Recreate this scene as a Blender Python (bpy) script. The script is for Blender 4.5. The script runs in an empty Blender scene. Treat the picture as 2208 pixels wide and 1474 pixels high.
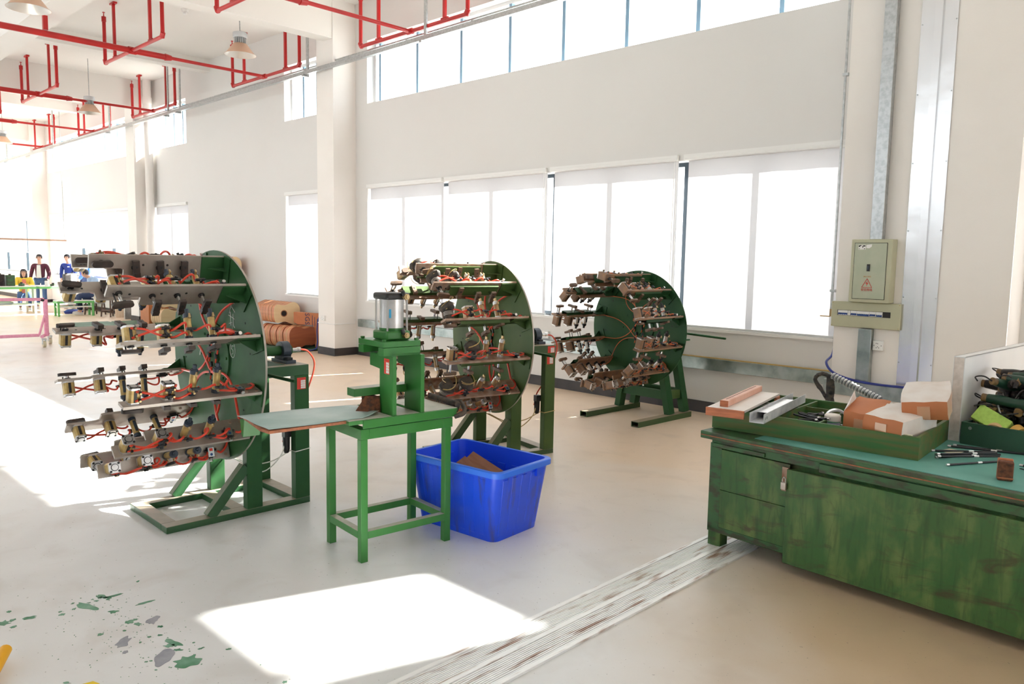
import bpy, math, random
from mathutils import Vector, Matrix
R = math.radians
rnd = random.Random(7)
col = bpy.context.scene.collection
scn = bpy.context.scene

# ------------------------------------------------------------------ camera, sky, sun, exposure
cam_data = bpy.data.cameras.new('camera')
cam_data.sensor_fit = 'HORIZONTAL'; cam_data.sensor_width = 36.0
cam_data.lens = 1668.4 / 2208 * 36.0
cam_data.clip_start = 0.05; cam_data.clip_end = 300
cam = bpy.data.objects.new('camera', cam_data); col.objects.link(cam); scn.camera = cam
def cam_matrix(yaw, pitch, roll):
    f = Vector((-math.sin(yaw), math.cos(yaw), 0)); r = Vector((math.cos(yaw), math.sin(yaw), 0)); u = Vector((0, 0, 1))
    f2 = f * math.cos(pitch) - u * math.sin(pitch); u2 = u * math.cos(pitch) + f * math.sin(pitch)
    r3 = r * math.cos(roll) - u2 * math.sin(roll); u3 = u2 * math.cos(roll) + r * math.sin(roll)
    return Matrix(((r3.x, u3.x, -f2.x, 0), (r3.y, u3.y, -f2.y, 0), (r3.z, u3.z, -f2.z, 1.6), (0, 0, 0, 1)))
cam.matrix_world = cam_matrix(R(44.217), R(6.0165), R(-.9978))

SKY = 3.6
world = bpy.data.worlds.new('sky'); scn.world = world; world.use_nodes = True
bg = world.node_tree.nodes['Background']; bg.inputs[0].default_value = (.93, .965, 1.0, 1); bg.inputs[1].default_value = SKY
sun_d = bpy.data.lights.new('sun', 'SUN'); sun_d.energy = 26; sun_d.angle = R(.9); sun_d.color = (1, .95, .86)
sun = bpy.data.objects.new('sun', sun_d); col.objects.link(sun)
sun.rotation_euler = Vector((-.32, -.95, -.77)).to_track_quat('-Z', 'Y').to_euler()
scn.view_settings.view_transform = 'Standard'; scn.view_settings.look = 'None'
scn.view_settings.gamma = 1; scn.view_settings.use_curve_mapping = False
scn.view_settings.exposure = 0.93
scn.cycles.max_bounces = 12; scn.cycles.diffuse_bounces = 8; scn.cycles.glossy_bounces = 3
scn.cycles.transparent_max_bounces = 12; scn.cycles.transmission_bounces = 4
scn.cycles.caustics_reflective = False; scn.cycles.caustics_refractive = False
scn.cycles.sample_clamp_indirect = 6

# ------------------------------------------------------------------ materials
MATS = {}
def nodes_of(m):
    m.use_nodes = True
    return m.node_tree.nodes, m.node_tree.links
def mat(name, c, rough=.6, metal=0.0, c2=None, scale=8.0, amt=.5, bump=0.0, bscale=None, stretch=None, lo=.4, hi=.65, spec=.5):
    """principled surface whose colour wanders between c and c2 with noise (dirt, wear, grain)"""
    if name in MATS: return MATS[name]
    m = bpy.data.materials.new(name); N, L = nodes_of(m)
    b = N['Principled BSDF']
    b.inputs['Roughness'].default_value = rough; b.inputs['Metallic'].default_value = metal
    b.inputs['Specular IOR Level'].default_value = spec
    b.inputs['Base Color'].default_value = (*c, 1)
    if c2 or bump:
        tc = N.new('ShaderNodeTexCoord'); mp = N.new('ShaderNodeMapping'); L.new(tc.outputs['Object'], mp.inputs[0])
        if stretch: mp.inputs['Scale'].default_value = stretch
        nz = N.new('ShaderNodeTexNoise'); nz.inputs['Scale'].default_value = scale; nz.inputs['Detail'].default_value = 6
        L.new(mp.outputs[0], nz.inputs['Vector'])
    if c2:
        mr = N.new('ShaderNodeMapRange'); mr.inputs[1].default_value = lo; mr.inputs[2].default_value = hi
        mr.inputs[4].default_value = amt; mr.clamp = True
        L.new(nz.outputs['Fac'], mr.inputs[0])
        mx = N.new('ShaderNodeMix'); mx.data_type = 'RGBA'
        mx.inputs[6].default_value = (*c, 1); mx.inputs[7].default_value = (*c2, 1)
        L.new(mr.outputs[0], mx.inputs[0]); L.new(mx.outputs[2], b.inputs['Base Color'])
    if bump:
        bp = N.new('ShaderNodeBump'); bp.inputs['Strength'].default_value = bump; bp.inputs['Distance'].default_value = .01
        if bscale:
            n2 = N.new('ShaderNodeTexNoise'); n2.inputs['Scale'].default_value = bscale; n2.inputs['Detail'].default_value = 4
            L.new(mp.outputs[0], n2.inputs['Vector']); L.new(n2.outputs['Fac'], bp.inputs['Height'])
        else: L.new(nz.outputs['Fac'], bp.inputs['Height'])
        L.new(bp.outputs[0], b.inputs['Normal'])
    MATS[name] = m
    return m
plaster = mat('plaster', (.72, .712, .70), .85, c2=(.70, .685, .67), scale=.7, amt=.6, bump=.05, bscale=60)
plaster2 = mat('column plaster', (.84, .81, .78), .85, c2=(.79, .75, .71), scale=1.2, amt=.5, bump=.05, bscale=60)
def dusty(name, c, c2, dust, lo=.45, hi=.9):
    """paint with dust settled on the faces that look up"""
    m = mat(name, c, .42, c2=c2, scale=5, amt=.7); N, L = nodes_of(m); b = N['Principled BSDF']
    src = b.inputs['Base Color'].links[0].from_socket
    ge = N.new('ShaderNodeNewGeometry'); sp = N.new('ShaderNodeSeparateXYZ'); L.new(ge.outputs['Normal'], sp.inputs[0])
    nz = N.new('ShaderNodeTexNoise'); nz.inputs['Scale'].default_value = 9; nz.inputs['Detail'].default_value = 5
    ad = N.new('ShaderNodeMath'); ad.operation = 'MULTIPLY_ADD'; ad.inputs[1].default_value = .5; L.new(nz.outputs['Fac'], ad.inputs[0]); L.new(sp.outputs['Z'], ad.inputs[2])
    mr = N.new('ShaderNodeMapRange'); mr.inputs[1].default_value = lo + .25; mr.inputs[2].default_value = hi + .4; mr.inputs[4].default_value = .92; L.new(ad.outputs[0], mr.inputs[0])
    mx = N.new('ShaderNodeMix'); mx.data_type = 'RGBA'; mx.inputs[7].default_value = (*dust, 1)
    L.new(mr.outputs[0], mx.inputs[0]); L.new(src, mx.inputs[6]); L.new(mx.outputs[2], b.inputs['Base Color']); return m
ceil_m = mat('ceiling paint', (.82, .80, .775), .9, c2=(.77, .745, .71), scale=.5, amt=.5)
base_m = mat('baseboard paint', (.035, .032, .034), .6, c2=(.07, .06, .06), scale=5)
alu_dark = mat('window frame metal', (.03, .045, .06), .4, .3)
white_pl = mat('white plastic', (.8, .8, .79), .4)
green_m = mat('machine green paint', (.022, .085, .028), .5, c2=(.035, .115, .04), scale=5, amt=.7, bump=.02, spec=.25)
dusty_top = dusty('dusty machine green', (.022, .085, .03), (.035, .11, .04), (.40, .33, .26))
dusty_top2 = dusty('dusty faded green', (.035, .08, .025), (.05, .09, .03), (.36, .27, .18))
green_m2 = mat('faded green paint', (.055, .10, .028), .5, c2=(.085, .125, .04), scale=4, amt=.7, spec=.25)
green_m3 = mat('dark green paint', (.016, .066, .022), .5, c2=(.03, .085, .028), scale=4, amt=.7, spec=.22)
green_p = mat('fresh green paint', (.032, .175, .032), .32, c2=(.045, .21, .05), scale=6, amt=.5, bump=.02)
steel = mat('dull steel', (.46, .415, .375), .40, .55, c2=(.33, .265, .22), scale=7, amt=.7)
rusty = mat('rusty steel', (.42, .31, .24), .55, .3, c2=(.24, .10, .05), scale=12, amt=.9)
rusty2 = mat('dusty brown steel', (.24, .15, .10), .65, .2, c2=(.36, .20, .11), scale=14, amt=.9)
ochre = mat('aged yellow cylinder', (.56, .40, .15), .4, .35, c2=(.30, .19, .07), scale=18, amt=.8)
ochre2 = mat('orange stained cylinder', (.40, .27, .13), .45, .3, c2=(.38, .16, .06), scale=20, amt=.9)
silver = mat('silver cylinder', (.55, .54, .52), .35, .8, c2=(.34, .22, .15), scale=22, amt=.8)
silver_c = mat('clean aluminium', (.66, .66, .67), .3, .9, c2=(.5, .48, .46), scale=20, amt=.5)
chrome = mat('chrome rod', (.62, .62, .62), .16, 1.0)
black_p = mat('black plastic', (.018, .018, .02), .45)
black_pad = mat('black steel pad', (.045, .035, .032), .5, .2, c2=(.09, .065, .055), scale=20, amt=.6)
brown_pad = mat('brown dusty pad', (.12, .075, .05), .6, .1, c2=(.22, .12, .07), scale=20, amt=.8)
navy_p = mat('dark blue plastic', (.035, .05, .075), .4)
rubber = mat('black rubber wrap', (.035, .03, .028), .75, c2=(.13, .09, .06), scale=25, amt=.6, bump=.3)
hose_red = mat('red air hose', (.68, .055, .025), .35)
hose_or = mat('orange air hose', (.55, .12, .035), .4)
hose_blue = mat('blue air hose', (.015, .03, .22), .35)
hose_cl = mat('white air hose', (.75, .74, .70), .35)
hose_yel = mat('yellow air hose', (.55, .38, .14), .4)
brass = mat('brass', (.42, .30, .15), .35, .8)
galv = mat('galvanised steel', (.52, .54, .55), .34, .85, c2=(.36, .38, .39), scale=30, amt=.7, bump=.03)
galv_g = mat('galvanised trunking', (.40, .44, .43), .3, .85, c2=(.22, .28, .26), scale=9, amt=.8)
duct_m = mat('shiny sheet metal', (.84, .85, .88), .24, .8, c2=(.78, .79, .83), scale=2.2, amt=.5, bump=.35, bscale=3.2)
red_pipe = mat('red pipe paint', (.50, .012, .012), .35, c2=(.36, .01, .01), scale=3, amt=.7)
lamp_al = mat('spun aluminium shade', (.75, .72, .68), .35, .6)
lamp_out = mat('copper toned shade', (.72, .47, .33), .4, .3)
lamp_gr = mat('grey lamp body', (.55, .56, .57), .4, .3)
box_m = mat('beige green steel box', (.47, .47, .33), .45, c2=(.42, .42, .29), scale=5, amt=.5)
door_m = mat('pale green steel door', (.43, .46, .35), .45, c2=(.37, .42, .31), scale=9, amt=.6)
blk_line = mat('dark gap', (.02, .02, .02), .8)
blue_sw = mat('blue switch', (.015, .06, .25), .4)
red_ink = mat('red print', (.55, .04, .03), .6)
org_ink = mat('faded orange print', (.62, .38, .16), .7)
paper = mat('white paper', (.8, .79, .77), .7)
red_lab = mat('red label', (.75, .05, .03), .5)
teal = mat('teal vinyl sheet', (.36, .50, .48), .45, c2=(.54, .64, .63), scale=4, amt=.8)
teal_b = mat('teal bench mat', (.10, .33, .28), .5, c2=(.16, .42, .37), scale=4, amt=.6)
ply_edge = mat('plywood edge', (.38, .13, .06), .7, c2=(.2, .08, .04), scale=40, amt=.8)
plywood = mat('plywood board', (.74, .60, .45), .6, c2=(.62, .44, .30), scale=6, amt=.5, stretch=(1, 6, 1))
redwood = mat('reddish wood', (.52, .17, .07), .5, c2=(.30, .09, .04), scale=9, amt=.7, stretch=(1, 1, 8))
whitewood = mat('white laminate', (.74, .69, .65), .5, c2=(.66, .56, .48), scale=5, amt=.5)
bench_g = mat('worn bench green', (.045, .125, .03), .5, c2=(.13, .17, .035), scale=2.6, amt=.75, stretch=(1.0, 1.0, .35), lo=.38, hi=.7, bump=.06)
def bench_paint():
    m = mat('brushed bench green', (.042, .115, .028), .5, c2=(.24, .30, .09), scale=4.2, amt=.60, stretch=(2.6, 1, .9), lo=.44, hi=.78, bump=.05); N, L = nodes_of(m); b = N['Principled BSDF']
    src = b.inputs['Base Color'].links[0].from_socket; tc = [n for n in N if n.type == 'TEX_COORD'][0]
    for sc, st, c, lo, hi, am in ((3.2, (1, 1, 3.2), (.055, .040, .018), .53, .66, .85), (22, (1, 1, .12), (.02, .055, .015), .50, .66, .6), (1.6, (1, 1, 1.4), (.028, .12, .03), .5, .62, .6), (120, (1, 1, 1), (.45, .45, .36), .74, .78, .7)):
        mp = N.new('ShaderNodeMapping'); mp.inputs['Scale'].default_value = st; mp.inputs['Location'].default_value = (sc, 3, 1); L.new(tc.outputs['Object'], mp.inputs[0])
        nz = N.new('ShaderNodeTexNoise'); nz.inputs['Scale'].default_value = sc; nz.inputs['Detail'].default_value = 9; nz.inputs['Roughness'].default_value = .62; nz.inputs['Distortion'].default_value = 1.3; L.new(mp.outputs[0], nz.inputs[0])
        mr = N.new('ShaderNodeMapRange'); mr.inputs[1].default_value = lo; mr.inputs[2].default_value = hi; mr.inputs[4].default_value = am; L.new(nz.outputs['Fac'], mr.inputs[0])
        mx = N.new('ShaderNodeMix'); mx.data_type = 'RGBA'; mx.inputs[7].default_value = (*c, 1); L.new(mr.outputs[0], mx.inputs[0]); L.new(src, mx.inputs[6]); src = mx.outputs[2]
    L.new(src, b.inputs['Base Color']); return m
bench_g = bench_paint()
bench_d = mat('stained bench green', (.038, .115, .038), .5, c2=(.045, .045, .022), scale=11, amt=.9, stretch=(1, 1, 2.4), lo=.46, hi=.60, bump=.1)
tray_g = mat('wooden tray green', (.04, .13, .03), .55, c2=(.14, .11, .03), scale=5, amt=.8, stretch=(.6, 3, 6), lo=.4, hi=.66, bump=.08)
tray_d = mat('dark green tray', (.022, .075, .045), .5, c2=(.035, .10, .06), scale=6)
carton = mat('brown carton', (.53, .185, .07), .6, c2=(.43, .14, .055), scale=6, amt=.5)
carton_w = mat('white faced carton', (.76, .72, .69), .6, c2=(.62, .50, .42), scale=7, amt=.5)  # white faces and flaps, plus the painted glare on the lower carton's side
carton_p = mat('pale glossy carton', (.62, .42, .32), .35, c2=(.50, .28, .18), scale=7, amt=.6)
tape_m = mat('clear packing tape', (.60, .33, .20), .18)
foam_w = mat('white foam board', (.78, .78, .78), .6, c2=(.66, .66, .68), scale=4, amt=.4, stretch=(1, 1, .3))
foam_e = mat('board edge', (.80, .71, .65), .8, c2=(.5, .42, .36), scale=25, amt=.5)
sponge = mat('green sponge', (.50, .74, .16), .9, c2=(.40, .62, .12), scale=60, amt=.6, bump=.3)
block_m = mat('sanding block', (.19, .065, .03), .85, c2=(.05, .025, .015), scale=45, amt=.9, bump=.5)
tan_m = mat('tan tape', (.68, .46, .24), .5)
darkrod = mat('black rod', (.012, .013, .018), .45)
bin_m = mat('blue bin plastic', (.012, .085, .85), .30, c2=(.07, .06, .10), scale=8, amt=.75, stretch=(2.4, 2.4, .40), lo=.56, hi=.76, spec=.6)
bin_in = mat('blue bin inside', (.012, .085, .92), .4)
plank_m = mat('brown offcut wood', (.30, .12, .06), .6, c2=(.20, .07, .03), scale=5, amt=.7, stretch=(1, 8, 1))
plank_l = mat('light offcut wood', (.62, .48, .36), .6)
gtop = mat('spruce top', (.84, .64, .38), .45, c2=(.78, .56, .31), scale=3, amt=.5, stretch=(1, 1, 9))
gside = mat('mahogany side', (.55, .22, .10), .45, c2=(.44, .15, .065), scale=3, amt=.6, stretch=(1, 1, 9))
gback = mat('mahogany back', (.36, .10, .04), .4, c2=(.27, .065, .03), scale=3, amt=.6, stretch=(1, 1, 9))
gpale = mat('pale wood side', (.70, .47, .27), .5, c2=(.6, .38, .2), scale=3, amt=.6)
pink = mat('pink wrapped tube', (.80, .36, .50), .7, c2=(.68, .22, .36), scale=30, amt=.5, bump=.3)
pgreen = mat('light green paint', (.16, .52, .17), .5)
ptop = mat('white table top', (.78, .78, .76), .5)
darkwood = mat('dark stool wood', (.10, .06, .045), .6)
skin_m = mat('skin', (.62, .36, .25), .6)
hair_m = mat('black hair', (.02, .018, .022), .55)
cl_blue = mat('blue workwear', (.02, .045, .26), .8)
cl_maroon = mat('maroon jacket', (.085, .012, .03), .8)
cl_yellow = mat('yellow jacket', (.78, .55, .05), .8)
cl_red = mat('coral shirt', (.70, .22, .15), .8)
cl_white = mat('pale sweater', (.70, .72, .70), .8)
cl_denim = mat('blue denim', (.06, .12, .27), .85)
cl_navy = mat('dark navy trousers', (.02, .035, .09), .85)
cl_pale = mat('pale blue overall', (.35, .48, .66), .8)
shoe_w = mat('white shoe', (.7, .7, .72), .6)
greenmat = mat('dark green floor sheet', (.03, .11, .06), .6, c2=(.12, .2, .12), scale=2, amt=.6)
yel = mat('yellow paint', (.85, .42, .01), .45)
yel2 = mat('yellow tape', (.85, .62, .02), .5)
rope = mat('black bark like paint', (.025, .024, .027), .7, c2=(.14, .10, .07), scale=40, amt=.5, bump=.6)
spiral = mat('grey spiral wrap', (.16, .17, .19), .5, c2=(.08, .08, .09), scale=30, amt=.5)
splat_g = mat('dried green paint', (.07, .24, .13), .55, c2=(.24, .42, .32), scale=9, amt=.8)
splat_b = mat('grey filler patch', (.30, .31, .36), .7, c2=(.42, .42, .46), scale=14, amt=.7)
exterior = mat('outside paving', (.45, .44, .42), .9)

def glass_mat():
    m = bpy.data.materials.new('window glass'); N, L = nodes_of(m)
    for n in list(N):
        if n.type != 'OUTPUT_MATERIAL': N.remove(n)
    t = N.new('ShaderNodeBsdfTransparent'); g = N.new('ShaderNodeBsdfGlossy'); g.inputs['Roughness'].default_value = .03
    lw = N.new('ShaderNodeLayerWeight'); lw.inputs[0].default_value = .5; x = N.new('ShaderNodeMixShader')
    pw = N.new('ShaderNodeMath'); pw.operation = 'POWER'; pw.inputs[1].default_value = 5; L.new(lw.outputs['Facing'], pw.inputs[0])
    f = N.new('ShaderNodeMath'); f.operation = 'MULTIPLY_ADD'; f.inputs[1].default_value = .25; f.inputs[2].default_value = .04; L.new(pw.outputs[0], f.inputs[0])
    t.inputs[0].default_value = (.95, .97, .97, 1)
    L.new(f.outputs[0], x.inputs[0]); L.new(t.outputs[0], x.inputs[1]); L.new(g.outputs[0], x.inputs[2])
    L.new(x.outputs[0], N['Material Output'].inputs[0]); return m
glass = glass_mat()
def blind_mat():
    m = bpy.data.materials.new('blind fabric'); N, L = nodes_of(m)
    for n in list(N):
        if n.type != 'OUTPUT_MATERIAL': N.remove(n)
    d = N.new('ShaderNodeBsdfDiffuse'); d.inputs[0].default_value = (.86, .85, .88, 1)
    t = N.new('ShaderNodeBsdfTranslucent'); t.inputs[0].default_value = (.21, .205, .214, 1)
    x = N.new('ShaderNodeMixShader'); x.inputs[0].default_value = .42
    L.new(d.outputs[0], x.inputs[1]); L.new(t.outputs[0], x.inputs[2]); L.new(x.outputs[0], N['Material Output'].inputs[0]); return m
blind_m = blind_mat()
def floor_mat():
    m = bpy.data.materials.new('polished concrete'); N, L = nodes_of(m); b = N['Principled BSDF']
    tc = N.new('ShaderNodeTexCoord')
    def noise(s, d=6, sc=None, dist=0):
        mp = N.new('ShaderNodeMapping'); L.new(tc.outputs['Object'], mp.inputs[0])
        if sc: mp.inputs['Scale'].default_value = sc
        n = N.new('ShaderNodeTexNoise'); n.inputs['Scale'].default_value = s; n.inputs['Detail'].default_value = d
        n.inputs['Distortion'].default_value = dist
        L.new(mp.outputs[0], n.inputs['Vector']); return n
    def rng(o, a, c, to=1.0):
        r = N.new('ShaderNodeMapRange'); r.inputs[1].default_value = a; r.inputs[2].default_value = c; r.inputs[4].default_value = to
        L.new(o, r.inputs[0]); return r.outputs[0]
    def mix(fac, a, c, mode='MIX'):
        x = N.new('ShaderNodeMix'); x.data_type = 'RGBA'; x.blend_type = mode
        if isinstance(fac, float): x.inputs[0].default_value = fac
        else: L.new(fac, x.inputs[0])
        for k, s in ((6, a), (7, c)):
            if isinstance(s, tuple): x.inputs[k].default_value = (*s, 1)
            else: L.new(s, x.inputs[k])
        return x.outputs[2]
    base = mix(rng(noise(.9, 8, dist=.6).outputs['Fac'], .35, .68), (.80, .81, .825), (.70, .705, .71))
    # tan tint: grows towards the window wall, broken up by noise
    sep = N.new('ShaderNodeSeparateXYZ'); L.new(tc.outputs['Object'], sep.inputs[0])
    ad = N.new('ShaderNodeMath'); ad.operation = 'MULTIPLY_ADD'; ad.inputs[1].default_value = 3.2
    L.new(noise(.55, 7, dist=.8).outputs['Fac'], ad.inputs[0]); L.new(sep.outputs['Y'], ad.inputs[2])
    dust = rng(ad.outputs[0], 4.2, 7.0, .85)
    c = mix(dust, base, (.82, .62, .44))
    # brown tint painted round the workbench for its soft shadow on the floor
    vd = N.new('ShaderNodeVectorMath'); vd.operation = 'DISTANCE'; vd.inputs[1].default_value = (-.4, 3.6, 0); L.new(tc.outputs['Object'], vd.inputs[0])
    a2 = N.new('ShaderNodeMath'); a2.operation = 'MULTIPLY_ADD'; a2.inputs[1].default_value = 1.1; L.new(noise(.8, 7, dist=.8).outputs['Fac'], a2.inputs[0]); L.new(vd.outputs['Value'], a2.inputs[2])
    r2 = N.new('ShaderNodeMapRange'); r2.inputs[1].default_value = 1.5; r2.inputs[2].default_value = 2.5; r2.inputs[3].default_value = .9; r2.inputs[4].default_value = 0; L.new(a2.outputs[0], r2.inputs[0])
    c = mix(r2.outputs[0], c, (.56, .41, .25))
    c = mix(rng(noise(3.2, 9, dist=.5).outputs['Fac'], .52, .75, .22), c, (.40, .31, .24))
    c = mix(rng(noise(55, 3).outputs['Fac'], .69, .73, .5), c, (.12, .10, .09))
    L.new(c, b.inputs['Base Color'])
    r = N.new('ShaderNodeMapRange'); r.inputs[3].default_value = .26; r.inputs[4].default_value = .44
    L.new(noise(2.3, 5).outputs['Fac'], r.inputs[0]); L.new(r.outputs[0], b.inputs['Roughness'])
    b.inputs['Specular IOR Level'].default_value = .4
    bp = N.new('ShaderNodeBump'); bp.inputs['Strength'].default_value = .06; bp.inputs['Distance'].default_value = .01
    L.new(noise(7, 6).outputs['Fac'], bp.inputs['Height']); L.new(bp.outputs[0], b.inputs['Normal'])
    return m
floor_m = floor_mat()

# ------------------------------------------------------------------ helpers
class MB:
    def __init__(s): s.v = []; s.f = []; s.m = []
    def add(s, vs, fs, m=0, M=None):
        o = len(s.v)
        s.v += [tuple(M @ Vector(v)) for v in vs] if M is not None else [tuple(v) for v in vs]
        s.f += [tuple(o + i for i in f) for f in fs]; s.m += [m] * len(fs); return s
    def box(s, x0, x1, y0, y1, z0, z1, m=0, M=None):
        return s.add([(x0, y0, z0), (x1, y0, z0), (x1, y1, z0), (x0, y1, z0), (x0, y0, z1), (x1, y0, z1), (x1, y1, z1), (x0, y1, z1)],
                     [(0, 3, 2, 1), (4, 5, 6, 7), (0, 1, 5, 4), (1, 2, 6, 5), (2, 3, 7, 6), (3, 0, 4, 7)], m, M)
    def bar(s, p0, p1, w, h, m=0, up=(0, 0, 1)):
        p0 = Vector(p0); p1 = Vector(p1); d = p1 - p0; L = d.length; d.normalize()
        sd = d.cross(Vector(up)); 
        if sd.length < 1e-4: sd = d.cross(Vector((0, 1, 0)))
        sd.normalize(); u = sd.cross(d)
        M = Matrix(((sd.x, d.x, u.x, p0.x), (sd.y, d.y, u.y, p0.y), (sd.z, d.z, u.z, p0.z), (0, 0, 0, 1)))
        return s.box(-w / 2, w / 2, 0, L, -h / 2, h / 2, m, M)
    def cyl(s, p0, p1, r, r2=None, n=12, m=0, M=None):
        r2 = r if r2 is None else r2
        p0 = Vector(p0); p1 = Vector(p1); q = (p1 - p0).to_track_quat('Z', 'Y')
        vs = []
        for p, rr in ((p0, r), (p1, r2)):
            for k in range(n):
                a = 2 * math.pi * k / n; vs.append(p + q @ Vector((rr * math.cos(a), rr * math.sin(a), 0)))
        fs = [(k, (k + 1) % n, n + (k + 1) % n, n + k) for k in range(n)] + [tuple(range(n - 1, -1, -1)), tuple(range(n, 2 * n))]
        return s.add(vs, fs, m, M)
    def lathe(s, prof, n=16, m=0, M=None):
        vs = []
        for r, z in prof:
            for k in range(n):
                a = 2 * math.pi * k / n; vs.append((r * math.cos(a), r * math.sin(a), z))
        fs = []
        for i in range(len(prof) - 1):
            for k in range(n):
                k2 = (k + 1) % n; fs.append((i * n + k, i * n + k2, (i + 1) * n + k2, (i + 1) * n + k))
        return s.add(vs, fs, m, M)
    def tube(s, pts, r, n=6, m=0):
        P = [Vector(p) for p in pts]; vs = []; fs = []; ref = Vector((.31, .57, .76)); nrm = None
        for i, p in enumerate(P):
            t = (P[min(i + 1, len(P) - 1)] - P[max(i - 1, 0)]).normalized()
            if nrm is None: nrm = t.cross(ref).normalized()
            nrm = (nrm - t * nrm.dot(t)); nrm = nrm.normalized() if nrm.length > 1e-5 else t.cross(ref).normalized()
            b = t.cross(nrm)
            for k in range(n):
                a = 2 * math.pi * k / n; vs.append(p + (nrm * math.cos(a) + b * math.sin(a)) * r)
        for i in range(len(P) - 1):
            for k in range(n):
                k2 = (k + 1) % n; fs.append((i * n + k, i * n + k2, (i + 1) * n + k2, (i + 1) * n + k))
        fs += [tuple(range(n - 1, -1, -1)), tuple(range((len(P) - 1) * n, len(P) * n))]
        return s.add(vs, fs, m)
    def prism(s, poly, a, b, m=0, M=None, ms=None):
        """poly in XY extruded along Z from a to b"""
        n = len(poly); vs = [(x, y, a) for x, y in poly] + [(x, y, b) for x, y in poly]
        s.add(vs, [tuple(range(n - 1, -1, -1)), tuple(range(n, 2 * n))], m, M)
        o = len(s.v) - 2 * n
        for k in range(n): s.f.append((o + k, o + (k + 1) % n, o + n + (k + 1) % n, o + n + k)); s.m.append(m if ms is None else ms)
        return s
    def mesh(s, name, mats, smooth=True):
        me = bpy.data.meshes.new(name); me.from_pydata(s.v, [], s.f)
        for x in (mats if isinstance(mats, (list, tuple)) else [mats]): me.materials.append(x)
        me.polygons.foreach_set('material_index', s.m)
        if smooth:
            me.shade_smooth(); me.set_sharp_from_angle(angle=R(38))
        me.update(); return me
    def build(s, name, mats, parent=None, bevel=0, smooth=True, **kw):
        return put(name, s.mesh(name, mats, smooth), parent, bevel=bevel, **kw)
def put(name, me, parent=None, M=None, bevel=0, kind=None, label=None, cat=None, group=None):
    o = bpy.data.objects.new(name, me); col.objects.link(o)
    if parent: o.parent = parent
    if M is not None: o.matrix_local = M
    if bevel:
        b = o.modifiers.new('bevel', 'BEVEL'); b.width = bevel; b.segments = 2; b.limit_method = 'ANGLE'; b.angle_limit = R(40)
    if kind: o['kind'] = kind
    if label: o['label'] = label
    if cat: o['category'] = cat
    if group: o['group'] = group
    return o
def empty(name, loc=(0, 0, 0), rz=0, label=None, cat=None, group=None, kind=None):
    return put(name, None, None, Matrix.Translation(Vector(loc)) @ Matrix.Rotation(rz, 4, 'Z'), 0, kind, label, cat, group)
def copy_tree(o, parent=None):
    c = o.copy(); col.objects.link(c); c.parent = parent
    if parent is not None: c.matrix_local = o.matrix_local.copy()
    for ch in list(o.children): copy_tree(ch, c)
    return c
def bez(pts, n=8):
    """Catmull-Rom through pts"""
    P = [Vector(p) for p in pts]; P = [P[0] * 2 - P[1]] + P + [P[-1] * 2 - P[-2]]; out = []
    for i in range(1, len(P) - 2):
        for k in range(n):
            t = k / n
            out.append(.5 * ((2 * P[i]) + (-P[i - 1] + P[i + 1]) * t + (2 * P[i - 1] - 5 * P[i] + 4 * P[i + 1] - P[i + 2]) * t * t + (-P[i - 1] + 3 * P[i] - 3 * P[i + 1] + P[i + 2]) * t ** 3))
    out.append(P[-2]); return out
def text_mesh(s, size, ext=.0008):
    cu = bpy.data.curves.new('txt', 'FONT'); cu.body = s; cu.size = size; cu.extrude = ext; cu.align_x = 'CENTER'; cu.resolution_u = 2
    o = bpy.data.objects.new('txt', cu); col.objects.link(o)
    bpy.context.view_layer.update()
    me = bpy.data.meshes.new_from_object(o.evaluated_get(bpy.context.evaluated_depsgraph_get()))
    bpy.data.objects.remove(o); return me
def text(name, s, size, M, m, parent):
    me = text_mesh(s, size); me.materials.clear(); me.materials.append(m)
    return put(name, me, parent, M)
FRONT = Matrix(((1, 0, 0, 0), (0, 0, -1, 0), (0, 1, 0, 0), (0, 0, 0, 1)))     # text lying in XZ, read from -Y
SIDE = Matrix(((0, 0, 1, 0), (1, 0, 0, 0), (0, 1, 0, 0), (0, 0, 0, 1)))       # text in YZ, read from +X
T = Matrix.Translation

# ------------------------------------------------------------------ the building
WY = 7.37; WT = .24; CZ = 5.6
X0, X1, YB = -44.0, 7.0, -9.0
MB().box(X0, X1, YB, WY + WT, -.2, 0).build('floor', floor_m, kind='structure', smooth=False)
MB().box(-90, 50, -60, 70, -.3, -.22).build('ground', exterior, kind='structure', smooth=False)
MB().box(X0, X1, YB, WY + WT, CZ, CZ + .2).build('ceiling', ceil_m, kind='structure', smooth=False)
def wall_openings(mb, a0, a1, y0, y1, zt, ops):
    """wall along X between a0 and a1 with openings (x0, x1, z0, z1)"""
    xs = sorted({a0, a1, *[o[0] for o in ops], *[o[1] for o in ops]})
    for i in range(len(xs) - 1):
        u, w = xs[i], xs[i + 1]; mid = (u + w) / 2
        hs = sorted([(o[2], o[3]) for o in ops if o[0] < mid < o[1]]); z = 0
        for h0, h1 in hs:
            if h0 > z: mb.box(u, w, y0, y1, z, h0)
            z = h1
        if zt > z: mb.box(u, w, y0, y1, z, zt)
LZ0, LZ1, HZ0, HZ1 = .915, 2.70, 4.03, 4.99
bays = [(-10.46, -2.88), (-27.3, -19.9), (-35.7, -28.2), (-43.5, -36.6)]
narrow = [(-13.02, -11.70), (-19.10, -17.22)]
ops = []
for a, b in bays + narrow + [(-1.28, 6.4)]: ops += [(a, b, LZ0, LZ1), (a, b, HZ0, HZ1)]
mb = MB(); wall_openings(mb, X0, X1, WY, WY + WT, CZ, ops); mb.build('wall_back', plaster, kind='structure', smooth=False)
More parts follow.
